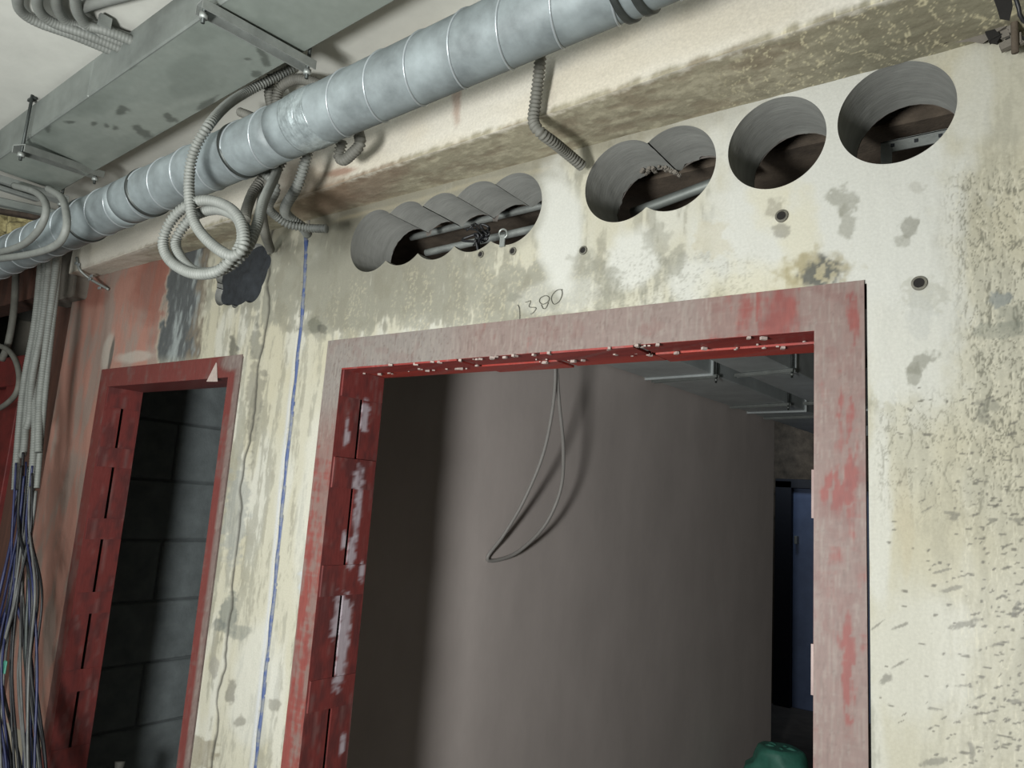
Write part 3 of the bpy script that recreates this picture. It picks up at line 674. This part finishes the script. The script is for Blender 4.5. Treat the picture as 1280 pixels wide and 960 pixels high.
def trapeze(pa, pb, z, label, rods=(True, True), wdt=.022, ht=.022, zt=ZC, rod_r=.0045, group='trapeze hangers under the corridor duct', mat=m_rail, dirx=None):
    pa = np.array([pa[0], pa[1], z]) if z else np.asarray(pa, float); pb = np.array([pb[0], pb[1], z]) if z else np.asarray(pb, float); d = pb-pa; L = np.linalg.norm(d); d /= L; s = np.cross(zu, d)
    th = thing('trapeze_hanger', (pa+pb)/2, label, 'hanger', group)
    c = (pa+pb)/2
    parts = [oriented_box(c, d, s, zu, L/2, wdt, .0015), oriented_box(c+s*wdt+zu*-ht/2, d, s, zu, L/2, .0015, ht/2), oriented_box(c-s*wdt+zu*-ht/2, d, s, zu, L/2, .0015, ht/2)]
    V, F = join(parts); o = mesh('rail', V, F, mat); adopt(o, th)
    for k, (p, on) in enumerate(((pa+d*.012, rods[0]), (pb-d*.012, rods[1]))):
        if not on: continue
        rd = tube_obj('rod', [p-zu*.045, p+zu*.1, np.array([p[0], p[1], zt])], rod_r, m_rod, th, sides=8, step=.05, smooth_path=False)
        tube_obj('nut', [p-zu*.034, p-zu*.022], .010, m_rail, rd, sides=6, smooth_path=False)
    return th
trapeze(aty(24, 181, -.645), aty(124, 215, -.375), None, 'light steel trapeze rail under the duct, held by the bare rod at the upper left', zt=2.855)
trapeze(aty(250, 2, -.655), aty(391, 80, -.375), None, 'light steel trapeze rail crossing the duct at the top of the photo', wdt=.017, zt=2.92)
trapeze(aty(-45, 208, -.68), aty(82, 247, -.375), None, 'light steel trapeze rail at the far end of the duct by the wool', wdt=.024, zt=2.84)
# dark conduit line behind the duct, mineral wool, end flange and cross pipe at the left
def crossbar(nm, a, b, ya, yb, w_, h_, mat, lab):
    p, q = aty(*a, ya), aty(*b, yb); d = (q-p)/np.linalg.norm(q-p); sd = np.cross(zu, d); sd /= np.linalg.norm(sd)
    o = bevelled(nm, oriented_box((p+q)/2, d, sd, np.cross(d, sd), np.linalg.norm(q-p)/2, w_, h_), mat, None, .003); return tag(o, lab, 'bar', 'bars beyond the duct end')
crossbar('steel_bar', (-30, 225), (48, 250), -.64, -.45, .012, .007, m_rail, 'short light bar with a rounded tip just below the far trapeze rail')
crossbar('steel_bar', (-30, 246), (84, 271), -.62, -.36, .016, .013, m_duct, 'grey bar above the mineral wool at the left edge')
crossbar('timber_batten', (-30, 259), (62, 275), -.50, -.38, .02, .008, m_iron, 'dark brown batten lying on the mineral wool at the left edge')
wl = []
for k in range(46):
    c = aty(rng.uniform(-40, 54), rng.uniform(274, 312), rng.uniform(-.32, -.27)); s = rng.uniform(.018, .036)
    R = Matrix.Rotation(rng.uniform(0, 3), 3, Vector((rng.uniform(-1, 1), rng.uniform(-1, 1), 1)))
    wl.append(oriented_box(c, R[0], R[1], R[2], s*1.3, s, s*.6))
wool = bevelled('mineral_wool', wl, m_wool, None, .012); tag(wool, 'yellow mineral wool tufts above the pipe at the left edge', 'insulation', kind='stuff')

# ------------------------------------------------------------------ round spiral pipe
Pr = aty(500, 99, -.43); Pl = aty(70, 293, -.435); ax = (Pr-Pl)/np.linalg.norm(Pr-Pl)
RP = .0648
def pipe_at(xv): return Pl+ax*((xv-Pl[0])/ax[0])
vp = thing('ventilation_pipe', pipe_at(0), 'round galvanised spiral pipe running along the beam above both doors', 'pipe')
def section(x0, x1, r=RP):
    n = max(2, int((x1-x0)/.03)); pts = [pipe_at(t) for t in np.linspace(x0, x1, n)]
    V, F = tube(pts, r, sides=56, smooth_path=False); o = mesh('pipe_section', V, F, m_galv, smooth=True); adopt(o, vp); return o
def helix(x0, x1, pitch, r, ph=0.0):
    L = (x1-x0); n = int(L/pitch*48); t = np.linspace(0, 1, n); th = 2*np.pi*t*L/pitch+ph
    a = np.cross(ax, zu); a /= np.linalg.norm(a); b = np.cross(a, ax)
    pts = np.array([pipe_at(x0+L*k) for k in t])+r*(np.cos(th)[:, None]*a+np.sin(th)[:, None]*b)
    V, F = tube(pts, .0026, sides=6, smooth_path=False); o = mesh('spiral_seam', V, F, m_seam, smooth=True); adopt(o, vp)
section(-2.6, -.50); section(-.50, .215); section(.215, 1.335); section(1.335, 2.6, RP*.93)
for a, b in [(-2.4, -.52), (-.48, .19), (.24, 1.32)]: helix(a, b, .112, RP+.0002, 1.2)
def collar(x0, x1, r, mat, nm):
    pts = [pipe_at(x0), pipe_at(x0+.004), pipe_at((x0+x1)/2), pipe_at(x1-.004), pipe_at(x1)]
    V, F = tube(pts, r, sides=56, smooth_path=False); o = mesh(nm, V, F, mat, smooth=True); adopt(o, vp)
xc = aty(774, 10, -.46)[0]
collar(xc-.02, xc-.008, RP+.006, m_rod, 'coupling_ring'); collar(xc+.012, xc+.026, RP+.005, m_rod, 'coupling_ring'); collar(xc-.008, xc+.012, RP+.002, m_galv, 'coupling_ring')
xc2 = aty(168, 252, -.47)[0]; collar(xc2-.006, xc2+.004, RP+.004, m_rod, 'coupling_ring')
xc3 = aty(92, 285, -.47)[0]; collar(xc3-.006, xc3+.004, RP+.004, m_rod, 'coupling_ring')
xc4 = aty(283, 205, -.47)[0]; collar(xc4-.007, xc4+.002, RP+.0035, m_rod, 'coupling_ring')
xt = aty(357, 172, -.49)[0]
n = 26; pts = [pipe_at(t) for t in np.linspace(xt-.035, xt+.05, n)]
V, F = tube(pts, lambda t: RP+.0016+.0022*np.abs(np.sin(t*31))*np.sin(t*np.pi), sides=56, smooth_path=False)
V = np.asarray(V); V += (.003*(fbm(V[:, 0]*60, (V[:, 1]+V[:, 2])*30, 3, 600)-.5))[:, None]
o = mesh('tape_wrap', V, F, m_tape, smooth=True); adopt(o, vp); o['label'] = 'shiny crumpled tape wrapped round a joint'

# ------------------------------------------------------------------ flexible conduits
def conduit(spec, r, label, group=None, mat=None, corr=.34, pitch=.009, name='flexible_conduit', sides=10):
    pts = [aty(a, b, c) for a, b, c in spec]
    V, F = tube(pts, r, sides=sides, corr=corr, pitch=pitch, step=.012); o = mesh(name, V, F, mat or m_cond, smooth=True)
    return tag(o, label, 'conduit', group)
# coil hanging in front of the pipe
coil = [(368, 84, -.27), (335, 101, -.33), (305, 117, -.39), (283, 132, -.46), (262, 155, -.53), (244, 185, -.545), (237, 215, -.545), (237, 250, -.545), (243, 278, -.545), (262, 303, -.545), (290, 320, -.54), (305, 305, -.53), (300, 275, -.52), (280, 256, -.52), (250, 251, -.53), (220, 268, -.545), (204, 300, -.55), (212, 325, -.55), (238, 341, -.55), (270, 340, -.545), (292, 320, -.535), (303, 298, -.52), (296, 272, -.515), (270, 262, -.51), (240, 272, -.515), (220, 300, -.525), (226, 322, -.53), (246, 340, -.535), (278, 337, -.53), (305, 316, -.51), (320, 285, -.48), (330, 250, -.42), (343, 222, -.34), (350, 200, -.28)]
conduit(coil, .0108, 'grey corrugated conduit wound into a hanging coil in front of the round pipe')
conduit([(222, 288, -.50), (240, 272, -.50), (270, 262, -.495), (300, 272, -.49), (315, 290, -.48), (308, 302, -.485)], .0035, 'thin dark grey cable curving inside the coil', mat=m_rod, corr=0, name='thin_cable')
conduit([(388, 175, -.29), (382, 200, -.29), (372, 232, -.28), (357, 258, -.26), (360, 270, -.22), (378, 284, -.16), (384, 292, -.12)], .0125, 'grey corrugated conduit dropping from the pipe to the top of the blue line')
conduit([(362, 175, -.30), (350, 205, -.31), (334, 232, -.30), (327, 258, -.26), (331, 290, -.16), (338, 312, -.03)], .0125, 'grey corrugated conduit bending into the crack above the narrow door', mat=m_cond2)
conduit([(330, 215, -.33), (345, 235, -.31), (336, 258, -.29), (345, 270, -.25), (362, 281, -.21), (385, 285, -.17), (409, 286, -.15)], .0105, 'short grey conduit ending in a horizontal cut tip left of the five scalloped holes')
conduit([(350, 190, -.28), (335, 215, -.30), (318, 238, -.33), (309, 260, -.36), (306, 275, -.38)], .0125, 'dusty grey conduit slanting down behind the coil', mat=m_cond2)
conduit([(412, 112, -.26), (392, 103, -.27), (370, 99, -.28), (352, 108, -.28), (346, 125, -.28), (352, 145, -.27), (368, 165, -.26)], .0125, 'grey conduit arching up above the round pipe below the duct', mat=m_cond2)
conduit([(340, 95, -.30), (336, 112, -.29), (340, 135, -.28), (352, 160, -.27)], .012, 'dusty conduit standing left of the arching one behind the pipe', mat=m_cond2)
conduit([(448, 165, -.27), (450, 180, -.27), (440, 192, -.265), (430, 200, -.26), (424, 195, -.26), (428, 175, -.27)], .0125, 'dusty conduit bend peeking out below the round pipe, right of the coil', mat=m_cond2)
conduit([(300, 140, -.33), (320, 148, -.32), (345, 160, -.31)], .011, 'dusty grey conduit lying behind the pipe left of the arching one', mat=m_cond2)
c = conduit([(676, 62, -.235), (674, 90, -.225), (669, 130, -.215), (667, 152, -.213), (675, 165, -.205), (692, 178, -.16), (708, 191, -.10), (727, 207, -.045)], .0118, 'short grey conduit with open cut end hanging left of the twin hole', corr=.26, mat=m_cond2)
V, F = tube([aty(726, 206, -.047), aty(728.5, 208, -.043)], .0092, sides=12, smooth_path=False); o = mesh('open_end', V, F, m_dark); o.parent = c
# two cables looping over the pipe at the left
conduit([(18, 232, -.56), (44, 240, -.56), (56, 252, -.565), (57, 268, -.57), (48, 288, -.565), (28, 306, -.555), (0, 315, -.55), (-30, 318, -.54)], .0105, 'smooth grey cable looping over the pipe, left one of the two', corr=0, mat=m_cond)
conduit([(60, 236, -.55), (76, 246, -.56), (82, 262, -.57), (83, 285, -.575), (72, 305, -.57), (45, 316, -.56), (10, 322, -.555), (-30, 326, -.55)], .0105, 'smooth grey cable looping over the pipe, right one of the two', corr=0, mat=m_cond)
# ceiling group, top left
for k, (off, lab) in enumerate([(0, 'grey ceiling conduit at top left, outermost bend'), (1, 'grey ceiling conduit at top left, second bend from the outside'), (2, 'grey ceiling conduit at top left, third bend from the outside'), (3, 'grey ceiling conduit at top left, fourth bend from the outside')]):
    z = 2.872-.012*(k % 2)
    base = [(30+22*off, -22, 0), (22+24*off, 0, 0), (28+24*off, 16+1.5*off, 0), (50+20*off, 29+1*off, 0), (92+13*off, 44-2*off, 0), (150+4*off, 68-6*off, 0), (190+4*off, 84-6*off, 0)]
    pts = [at(a, b, 2, z-.012) for a, b, _ in base]
    V, F = tube(pts, .0125, sides=10, corr=.05, pitch=.008); tag(mesh('flexible_conduit', V, F, m_cond, smooth=True), lab, 'conduit', 'conduits clipped to the ceiling at top left')
pts = [at(a, b, 2, 2.862) for a, b in [(200, -18), (150, -4), (112, 6), (98, 14), (104, 25), (125, 35), (160, 47), (200, 62)]]
V, F = tube(pts, .0135, sides=10, step=.012); o = tag(mesh('flexible_conduit', V, F, m_cond, smooth=True), 'pale smooth ceiling conduit at top left making a hairpin bend with clips', 'conduit')
for a, b in [(116, 37), (131, 27)]:
    p = at(a, b, 2, 2.862); q = mesh('clip', *oriented_box(p, (1, 0, 0), (0, 1, 0), (0, 0, 1), .006, .014, .014), m_rail); q.parent = o
bracket = bevelled('ceiling_bracket', [oriented_box(at(40, 124, 2, 2.848), (1, 0, 0), (0, 1, 0), (0, 0, 1), .02, .006, .004)], m_rod, None, .001); tag(bracket, 'small dark angle bracket on the ceiling at the top of the left rod', 'bracket')
# anchor hook on the beam
hk = thing('anchor_hook', aty(200, 192, -.14), 'small dark hook with wire tails on the beam above the pipe, upper left', 'hook')
tube_obj('hook', [aty(200, 190, -.135), aty(200, 196, -.16), aty(198, 215, -.17)], .004, m_iron, hk, step=.01)
tube_obj('wire_tail', [aty(201, 190, -.15), aty(207, 197, -.16), aty(213, 205, -.17)], .002, m_iron, hk, step=.01)
hk2 = thing('anchor_hook', aty(146, 200, -.12), 'small dark stub anchor left of the wire tailed hook above the pipe', 'hook')
tube_obj('hook', [aty(147, 198, -.11), aty(146, 205, -.15), aty(144, 212, -.16)], .005, m_iron, hk2, step=.01)

# ------------------------------------------------------------------ conduit and wire bundle at the far left
BUN = [([(52, 318), (44, 400), (30, 480), (22, 560), (19, 612)], 9, 'leftmost'), ([(58, 320), (50, 400), (36, 490), (30, 560), (27, 570)], 8, 'second from left'), ([(62, 322), (54, 400), (41, 470), (37, 520), (33, 536)], 8.5, 'third from left'),
       ([(66, 322), (58, 390), (44, 470), (44, 530), (42, 570), (38, 630)], 9, 'fourth from left, longest'), ([(71, 320), (67, 360), (58, 430), (50, 500), (48, 565)], 8, 'fifth from left'), ([(74, 318), (71, 360), (62, 440), (54, 520), (46, 610)], 6, 'rightmost')]
for k, (pl, wpx, nm) in enumerate(BUN):
    yb = -.20+.02*(k % 2)-.008*k
    sp = [(pl[0][0]+4, 270, yb)]+[(a, b, yb) for a, b in pl]
    conduit(sp, .0132 if wpx > 7 else .010, f'pale grey conduit hanging in the left bundle, {nm}', 'grey conduits of the left bundle', corr=.08, pitch=.01)
r = np.random.default_rng(3)
cols = [(m_blue2, 'dark blue wire hanging out of the left conduit bundle', 8), (m_black, 'black wire hanging out of the left conduit bundle', 10), (m_pale, 'pale grey wire hanging out of the left conduit bundle', 6)]
for mt, lab, cnt in cols:
    for k in range(cnt):
        x0 = r.uniform(20, 46); x2 = 10+r.uniform(-18, 42); yb = -.20+r.uniform(-.03, .03)
        if mt is m_blue2 and k < 3: x2 = -20+8*k
        sp = [(x0, r.uniform(560, 620), yb), (x0-4+r.normal(0, 3), 660, yb), ((x0+x2)/2+r.normal(0, 6), 740, yb+r.normal(0, .015)), (x2+r.normal(0, 5), 840, yb+r.normal(0, .02)), (x2+r.normal(0, 6)+6, 960, yb), (x2+8, 1040, yb)]
        conduit(sp, .0042 if k % 3 else .0055, lab, lab.replace('wire', 'wires')+'', mat=mt, corr=0, name='wire', sides=7)['category'] = 'wire'
conduit([(38, 620, -.19), (36, 720, -.19), (33, 800, -.18), (36, 860, -.18), (46, 920, -.18), (52, 1000, -.18)], .0075, 'thick dark grey cable bowing right at the bottom of the left bundle', corr=0, mat=m_rod)
conduit([(-12, 430, -.1), (8, 436, -.1), (20, 452, -.1), (24, 475, -.1), (18, 495, -.1), (0, 510, -.1), (-20, 515, -.1)], .012, 'large grey hose loop at the left edge beside the bundle', corr=0, mat=m_cond2)
conduit([(22, 300, -.05), (20, 340, -.05), (17, 390, -.05), (10, 430, -.05), (2, 450, -.05)], .016, 'dusty grey vertical pipe at the left edge behind the bundle', corr=0, mat=m_cond2)
gb = bevelled('grey_tag', [oriented_box(aty(6, 834, -.23), (1, 0, 0), (0, 1, 0), (0, 0, 1), .012, .003, .022)], m_green, None, .004); tag(gb, 'small dark green tag hanging in the wires at the lower left', 'tag')
gb.name = 'cable_tag'

# ------------------------------------------------------------------ fixings and fittings on the wall
bl = [aty(382, 292, .008), *[np.array([groove_x(zz), .007+.002*math.sin(zz*40), zz]) for zz in np.arange(2.50, .7, -.06)]]
V, F = tube(bl, .0082, sides=10, step=.02); tag(mesh('blue_conduit', V, F, m_blue, smooth=True), 'thin blue conduit chased into the plaster between the two doors', 'conduit')
def plug(px, py, r, label):
    p = aty(px, py, -.002); t = thing('wall_plug', p, label, 'wall plug', 'plastic sleeves in the plaster')
    n = 24; th = np.linspace(0, 2*np.pi, n, endpoint=False); V = []; F = []
    for rr, yy in ((r*1.0, .002), (r, -.004), (r*.70, -.0045), (r*.6, .03)): V += [(p[0]+rr*math.cos(a), yy, p[2]+rr*math.sin(a)) for a in th]
    for k in range(3):
        for i in range(n): F.append((k*n+i, k*n+(i+1) % n, (k+1)*n+(i+1) % n, (k+1)*n+i))
    o = mesh('sleeve', V, F, m_sleeve); adopt(o, t)
    V = [(p[0]+r*.66*math.cos(a), -.0042, p[2]+r*.66*math.sin(a)) for a in th]; o = mesh('bore', V, [tuple(range(n))], m_holeshade); adopt(o, t)  # flat black disc stands in for the shade inside the sleeve
plug(977, 270, .0125, 'round plug hole in white plaster below the second hole from right')
plug(1149, 354, .0125, 'round plug hole in white plaster right of the wide frame corner')
plug(729, 313, .010, 'small round plug below the gap between the scalloped hole and the twin hole')
plug(641, 314, .010, 'small round plug under the right end of the scalloped hole')
plug(601, 318, .009, 'small round plug left of the bracket under the scalloped hole')
br = thing('mounting_bracket', aty(632, 300, -.002), 'small light metal strap with a bolt eye over the scalloped hole lip', 'bracket')
bevelled('strap', [oriented_box(aty(628, 301, -.004), (1, 0, 0), (0, 1, 0), (0, 0, 1), .008, .002, .016)], m_rail, br, .001)
V, F = tube([aty(629+5*math.cos(a), 292+5.5*math.sin(a), -.004) for a in np.linspace(0, 6.28, 14)], .0025, sides=6, step=.004); o = mesh('eye', V, F, m_rail); adopt(o, br)
wt = []
for k in range(9):
    c0 = np.array([599, 293.]); pts = [aty(*(c0+r.normal(0, (7, 8))), .03+r.uniform(-.015, .02)) for _ in range(5)]; wt.append(tube(pts, .0022 if k % 3 else .0038, sides=6, step=.006))
V, F = join(wt); tag(mesh('wire_tangle', V, F, m_black, smooth=True), 'tangle of black wires lying in the scalloped hole', 'wires')
# charcoal filling in the ragged round hole under the coil
n = 48; rings = 8; V = []; F = []; ccx, ccz = -.57, 2.457
for j in range(rings):
    for i in range(n):
        a = 2*math.pi*i/n; k = 1-j/rings
        px_, pz_ = ccx+.175*k*math.cos(a), ccz+.125*k*math.sin(a)
        V.append((px_, .022-.014*(j/rings)+.008*float(vn(np.array(px_*40.+40), np.array(pz_*40.), 9)), pz_))
V.append((ccx, .006, ccz))
for j in range(rings-1):
    for i in range(n): F.append((j*n+i, j*n+(i+1) % n, (j+1)*n+(i+1) % n, (j+1)*n+i))
for i in range(n): F.append(((rings-1)*n+i, (rings-1)*n+(i+1) % n, rings*n))
tag(mesh('foam_plug', V, F, m_dark, smooth=True), 'charcoal foam filling the ragged round hole under the conduit coil', 'filling')
# perforated corner bead strip by the beam's left end
cb_ = thing('corner_bead', aty(115, 350, -.05), 'bent perforated metal corner bead at the left end of the beam', 'corner bead')
tube_obj('bead_strip', [aty(96, 322, -.10), aty(99, 336, -.10), aty(112, 348, -.06), aty(136, 362, -.008)], .006, m_rail, cb_, sides=6, step=.01)
for a, b, c in [(95, 329, -.108), (98, 331, -.105), (112, 349, -.068), (114, 345, -.068), (124, 360, -.03)]:
    o = mesh('bead_tab', *oriented_box(aty(a, b, c), (1, 0, 0), (0, 1, 0), (0, 0, 1), .009, .002, .005), m_seam); adopt(o, cb_)
bevelled('plaster_pad', box(-2.02, -1.725, -.06, .05, 2.50, 2.86), m_conc, None, .01).name = 'trim_2'; bpy.data.objects['trim_2']['kind'] = 'structure'
# broken concrete pocket with a bar at the top right
bk = thing('broken_pocket', aty(1245, 30, -.01), 'broken dark concrete pocket with a hanging steel bar at the top right corner', 'broken concrete')
def rag(name, poly, y0, y1, mat):
    n = len(poly); V = [aty(a, b, y0) for a, b in poly]+[aty(a, b, y1) for a, b in poly]
    F = [tuple(range(n)), tuple(range(2*n-1, n-1, -1))]+[(i, (i+1) % n, n+(i+1) % n, n+i) for i in range(n)]
    o = mesh(name, V, F, mat); adopt(o, bk); return o
rag('cavity_shade', [(1240, -6), (1246, 10), (1250, 24), (1262, 26), (1266, 8), (1264, -6)], -.215, -.22, m_holeshade)  # thin black plate painted as the shade of a cavity
rag('split_lip', [(1181, 54), (1196, 46), (1215, 38), (1232, 33), (1250, 24), (1262, 24), (1262, 40), (1256, 50), (1240, 46), (1228, 55), (1214, 52), (1196, 53)], -.004, -.02, m_conc)
rag('split_shadow', [(1180, 55), (1194, 46), (1214, 38), (1232, 32), (1250, 22), (1248, 26), (1232, 36), (1214, 41), (1196, 48)], -.021, -.026, m_holeshade)
for k in range(12):
    a, b = r.uniform(1238, 1275), r.uniform(24, 58); s = r.uniform(.004, .012); R = Matrix.Rotation(r.uniform(0, 3), 3, 'Y')
    o = mesh('chunk', *oriented_box(aty(a, b, -.02), R[0], R[1], R[2], s, s*.7, s*.8), (m_holeshade, m_conc, m_conc)[k % 3]); adopt(o, bk)
tube_obj('steel_bar', [aty(1266, -8, -.03), aty(1268, 25, -.03), aty(1269, 66, -.028)], .0055, m_brown, bk, sides=8, step=.02)
tube_obj('wire', [aty(1268, -6, -.225), aty(1273, 8, -.22), aty(1276, 22, -.21), aty(1285, 30, -.2)], .003, m_black, bk, sides=6, step=.01)

# ------------------------------------------------------------------ what shows through the cored holes
bevel = bevelled('trim_3', box(-.45, 2.4, .30, .62, 2.632, ZC-.01), m_brown, None, .006); bevel['kind'] = 'structure'
ga = thing('steel_angle', (1.5, .30, 2.59), 'perforated light metal angle seen through the rightmost cored hole', 'angle')
pA = aty(1101, 186, .27); pB = aty(1300, 142, .27)
V, F = join([box(pA[0], 2.1, .27, .273, pA[2]-.012, pA[2]+.014), box(pA[0], 2.1, .27, .31, pA[2]+.012, pA[2]+.015)]); o = mesh('angle_web', V, F, m_rail); adopt(o, ga)
V, F = box(pA[0], pA[0]+.022, .268, .271, pA[2]-.12, pA[2]); o = mesh('angle_leg', V, F, m_rail); adopt(o, ga)
for k in range(6):
    V, F = box(pA[0]+.02+.045*k, pA[0]+.027+.045*k, .267, .2705, pA[2]-.002, pA[2]+.005); o = mesh('slot', V, F, m_dark); adopt(o, ga)
def innerbar(p0, p1, r, label, mat=m_duct):
    V, F = tube([p0, (p0+p1)/2, p1], r, sides=14, step=.05); return tag(mesh('cable_tray_pipe', V, F, mat, smooth=True), label, 'pipe')
p0 = aty(800, 263, .30); p1 = aty(905, 224, .30); o = innerbar(p0+(p0-p1)*.1, p1+(p1-p0)*.3, .014, 'grey pipe seen through the twin cored hole'); o.name = 'grey_pipe'
p0 = aty(533, 316, .178); p1 = aty(640, 292, .178); o = innerbar(p0, p1+(p1-p0)*.5, .011, 'light grey pipe end seen through the scalloped hole', m_rail); o.name = 'grey_pipe'
p0 = aty(514, 297, .26); p1 = aty(676, 257, .26); o = innerbar(p0, p1+(p1-p0)*.2, .011, 'long grey pipe along the top of the scalloped hole', m_rail); o.name = 'grey_pipe'

# ------------------------------------------------------------------ ducts and hangers in the room behind
ZD = 2.54
def inner_duct(sA, sB, nA, nB, label):
    t = thing('rectangular_duct', q2(sA, (nA+nB)/2, ZD), label, 'duct')
    k = 3
    for i in range(k):
        a = sA+(sB-sA)*i/k; b = sA+(sB-sA)*(i+1)/k-.004
        o = bevelled('duct_section', oriented_box(q2((a+b)/2, (nA+nB)/2, ZD+.13), t2, n2, zu, (b-a)/2, (nB-nA)/2, .13), m_duct2, t, .004)
        f = bevelled('flange', oriented_box(q2(b, (nA+nB)/2, ZD+.13), t2, n2, zu, .008, (nB-nA)/2+.012, .142), m_duct2, t, .002)
    return t
inner_duct(-1.0, 3.4, .012, .425, 'left galvanised duct under the ceiling of the room behind the wide opening')
inner_duct(-.9, 3.4, .585, .86, 'right galvanised duct under the ceiling of the room behind the wide opening')
GI = 'trapeze hangers in the room behind'
def tz(s, n0, n1, label, dz=.0): return trapeze(q2(s, n0, 0)[:2], q2(s-.04, n1, 0)[:2], ZD-.004+dz, label, (False, True), wdt=.014, ht=.016, zt=ZC, rod_r=.006, group=GI)
tz(.52, .02, .455, 'nearest trapeze rail under the left duct in the room behind')
tz(1.60, .02, .455, 'second trapeze rail under the left duct in the room behind')
tz(2.20, .02, .47, 'farthest trapeze rail under the left duct in the room behind')
tz(.50, .55, .885, 'nearest trapeze rail under the right duct in the room behind')
tz(1.55, .55, .89, 'second trapeze rail under the right duct in the room behind')
# hanging cable loop
def inn(px, py, n): return onplane(px, py, O2+n2*n, n2)
tip = inn(609, 697, .012)
loopp = [inn(692, 440, .30), inn(694, 470, .29), inn(690, 515, .25), inn(678, 570, .19), inn(655, 625, .11), inn(630, 668, .05), tip, inn(622, 700, .02), inn(650, 688, .05), inn(682, 655, .11), inn(701, 610, .17), inn(704, 560, .22), inn(699, 505, .26), inn(696, 465, .29), inn(695, 438, .30)]
V, F = tube(loopp, .0085, sides=10, step=.012); tag(mesh('hanging_cable', V, F, m_cable, smooth=True), 'grey cable loop hanging inside the wide opening against the plain wall', 'cable')
# far blue door, green sack, things on the floor
ye = s_end+3.86
xd = aty(989, 700, ye)[0]
d1 = bevelled('door_1', box(xd, xd+.86, ye+.05, ye+.10, 0, 2.14), m_bluedoor, None, .004); d1['kind'] = 'structure'
for a in (box(xd-.16, xd, ye-.01, ye+.05, 0, 2.17), box(xd+.86, xd+.98, ye-.01, ye+.05, 0, 2.17), box(xd-.16, xd+.98, ye-.01, ye+.05, 2.10, 2.19)):
    o = bevelled('door_casing', a, m_doordark, None, .004); o.parent = d1
o = bevelled('door_handle', box(xd+.03, xd+.06, ye-.02, ye+.05, 1.55, 1.63), m_rail, None, .004); o.parent = d1
# green bag: soft sack sitting on the floor
gc = at(972, 960, 2, .24)
bm = bmesh.new(); bmesh.ops.create_icosphere(bm, subdivisions=4, radius=1)
for vv in bm.verts:
    p = vv.co; k = .86+.25*float(vn(np.array(p.x*2.5+5), np.array(p.z*2.5+p.y*2+5), 4)); sx = .20*k; sz = .19
    zc = p.z; e = abs(zc)
    vv.co = Vector((p.x*sx*(1.1 if zc < .2 else .9), p.y*.15*k, (max(-.95, min(.9, zc*1.35))*sz)))
me = bpy.data.meshes.new('green_sack'); bm.to_mesh(me); bm.free()
gs = link('green_sack', me, m_green, smooth=True); gs.location = (gc[0]-.0, gc[1]+.05, .182); tag(gs, 'crumpled green sack on the floor at the bottom of the wide opening', 'sack')
knot = []
for k in range(5):
    a = k*1.25; knot.append(tube([(gc[0]+.03*math.cos(a), gc[1]+.02*math.sin(a)+.05, .335), (gc[0]+.06*math.cos(a), gc[1]+.04*math.sin(a)+.05, .355), (gc[0]+.1*math.cos(a), gc[1]+.05*math.sin(a)+.05, .345)], .012, sides=6, step=.02))
V, F = join(knot); o = mesh('sack_fold', V, F, m_green, smooth=True); o.parent = gs; o.matrix_parent_inverse = Matrix.Translation(-Vector(gs.location))
# small grey bottle neck in the narrow doorway
bt = at(150, 953, 1, .35)
V, F = tube([np.array([bt[0], bt[1], 0.0]), np.array([bt[0], bt[1], bt[2]-.05]), np.array([bt[0], bt[1], bt[2]-.03]), np.array([bt[0], bt[1], bt[2]+.004])], lambda t: np.where(t < .9, .022, np.where(t < .98, .016, .02)), sides=16, smooth_path=False)
pst = tag(mesh('grey_post', V, F, m_cond2, smooth=True), 'grey capped pipe stub standing in the dark narrow doorway', 'pipe stub')
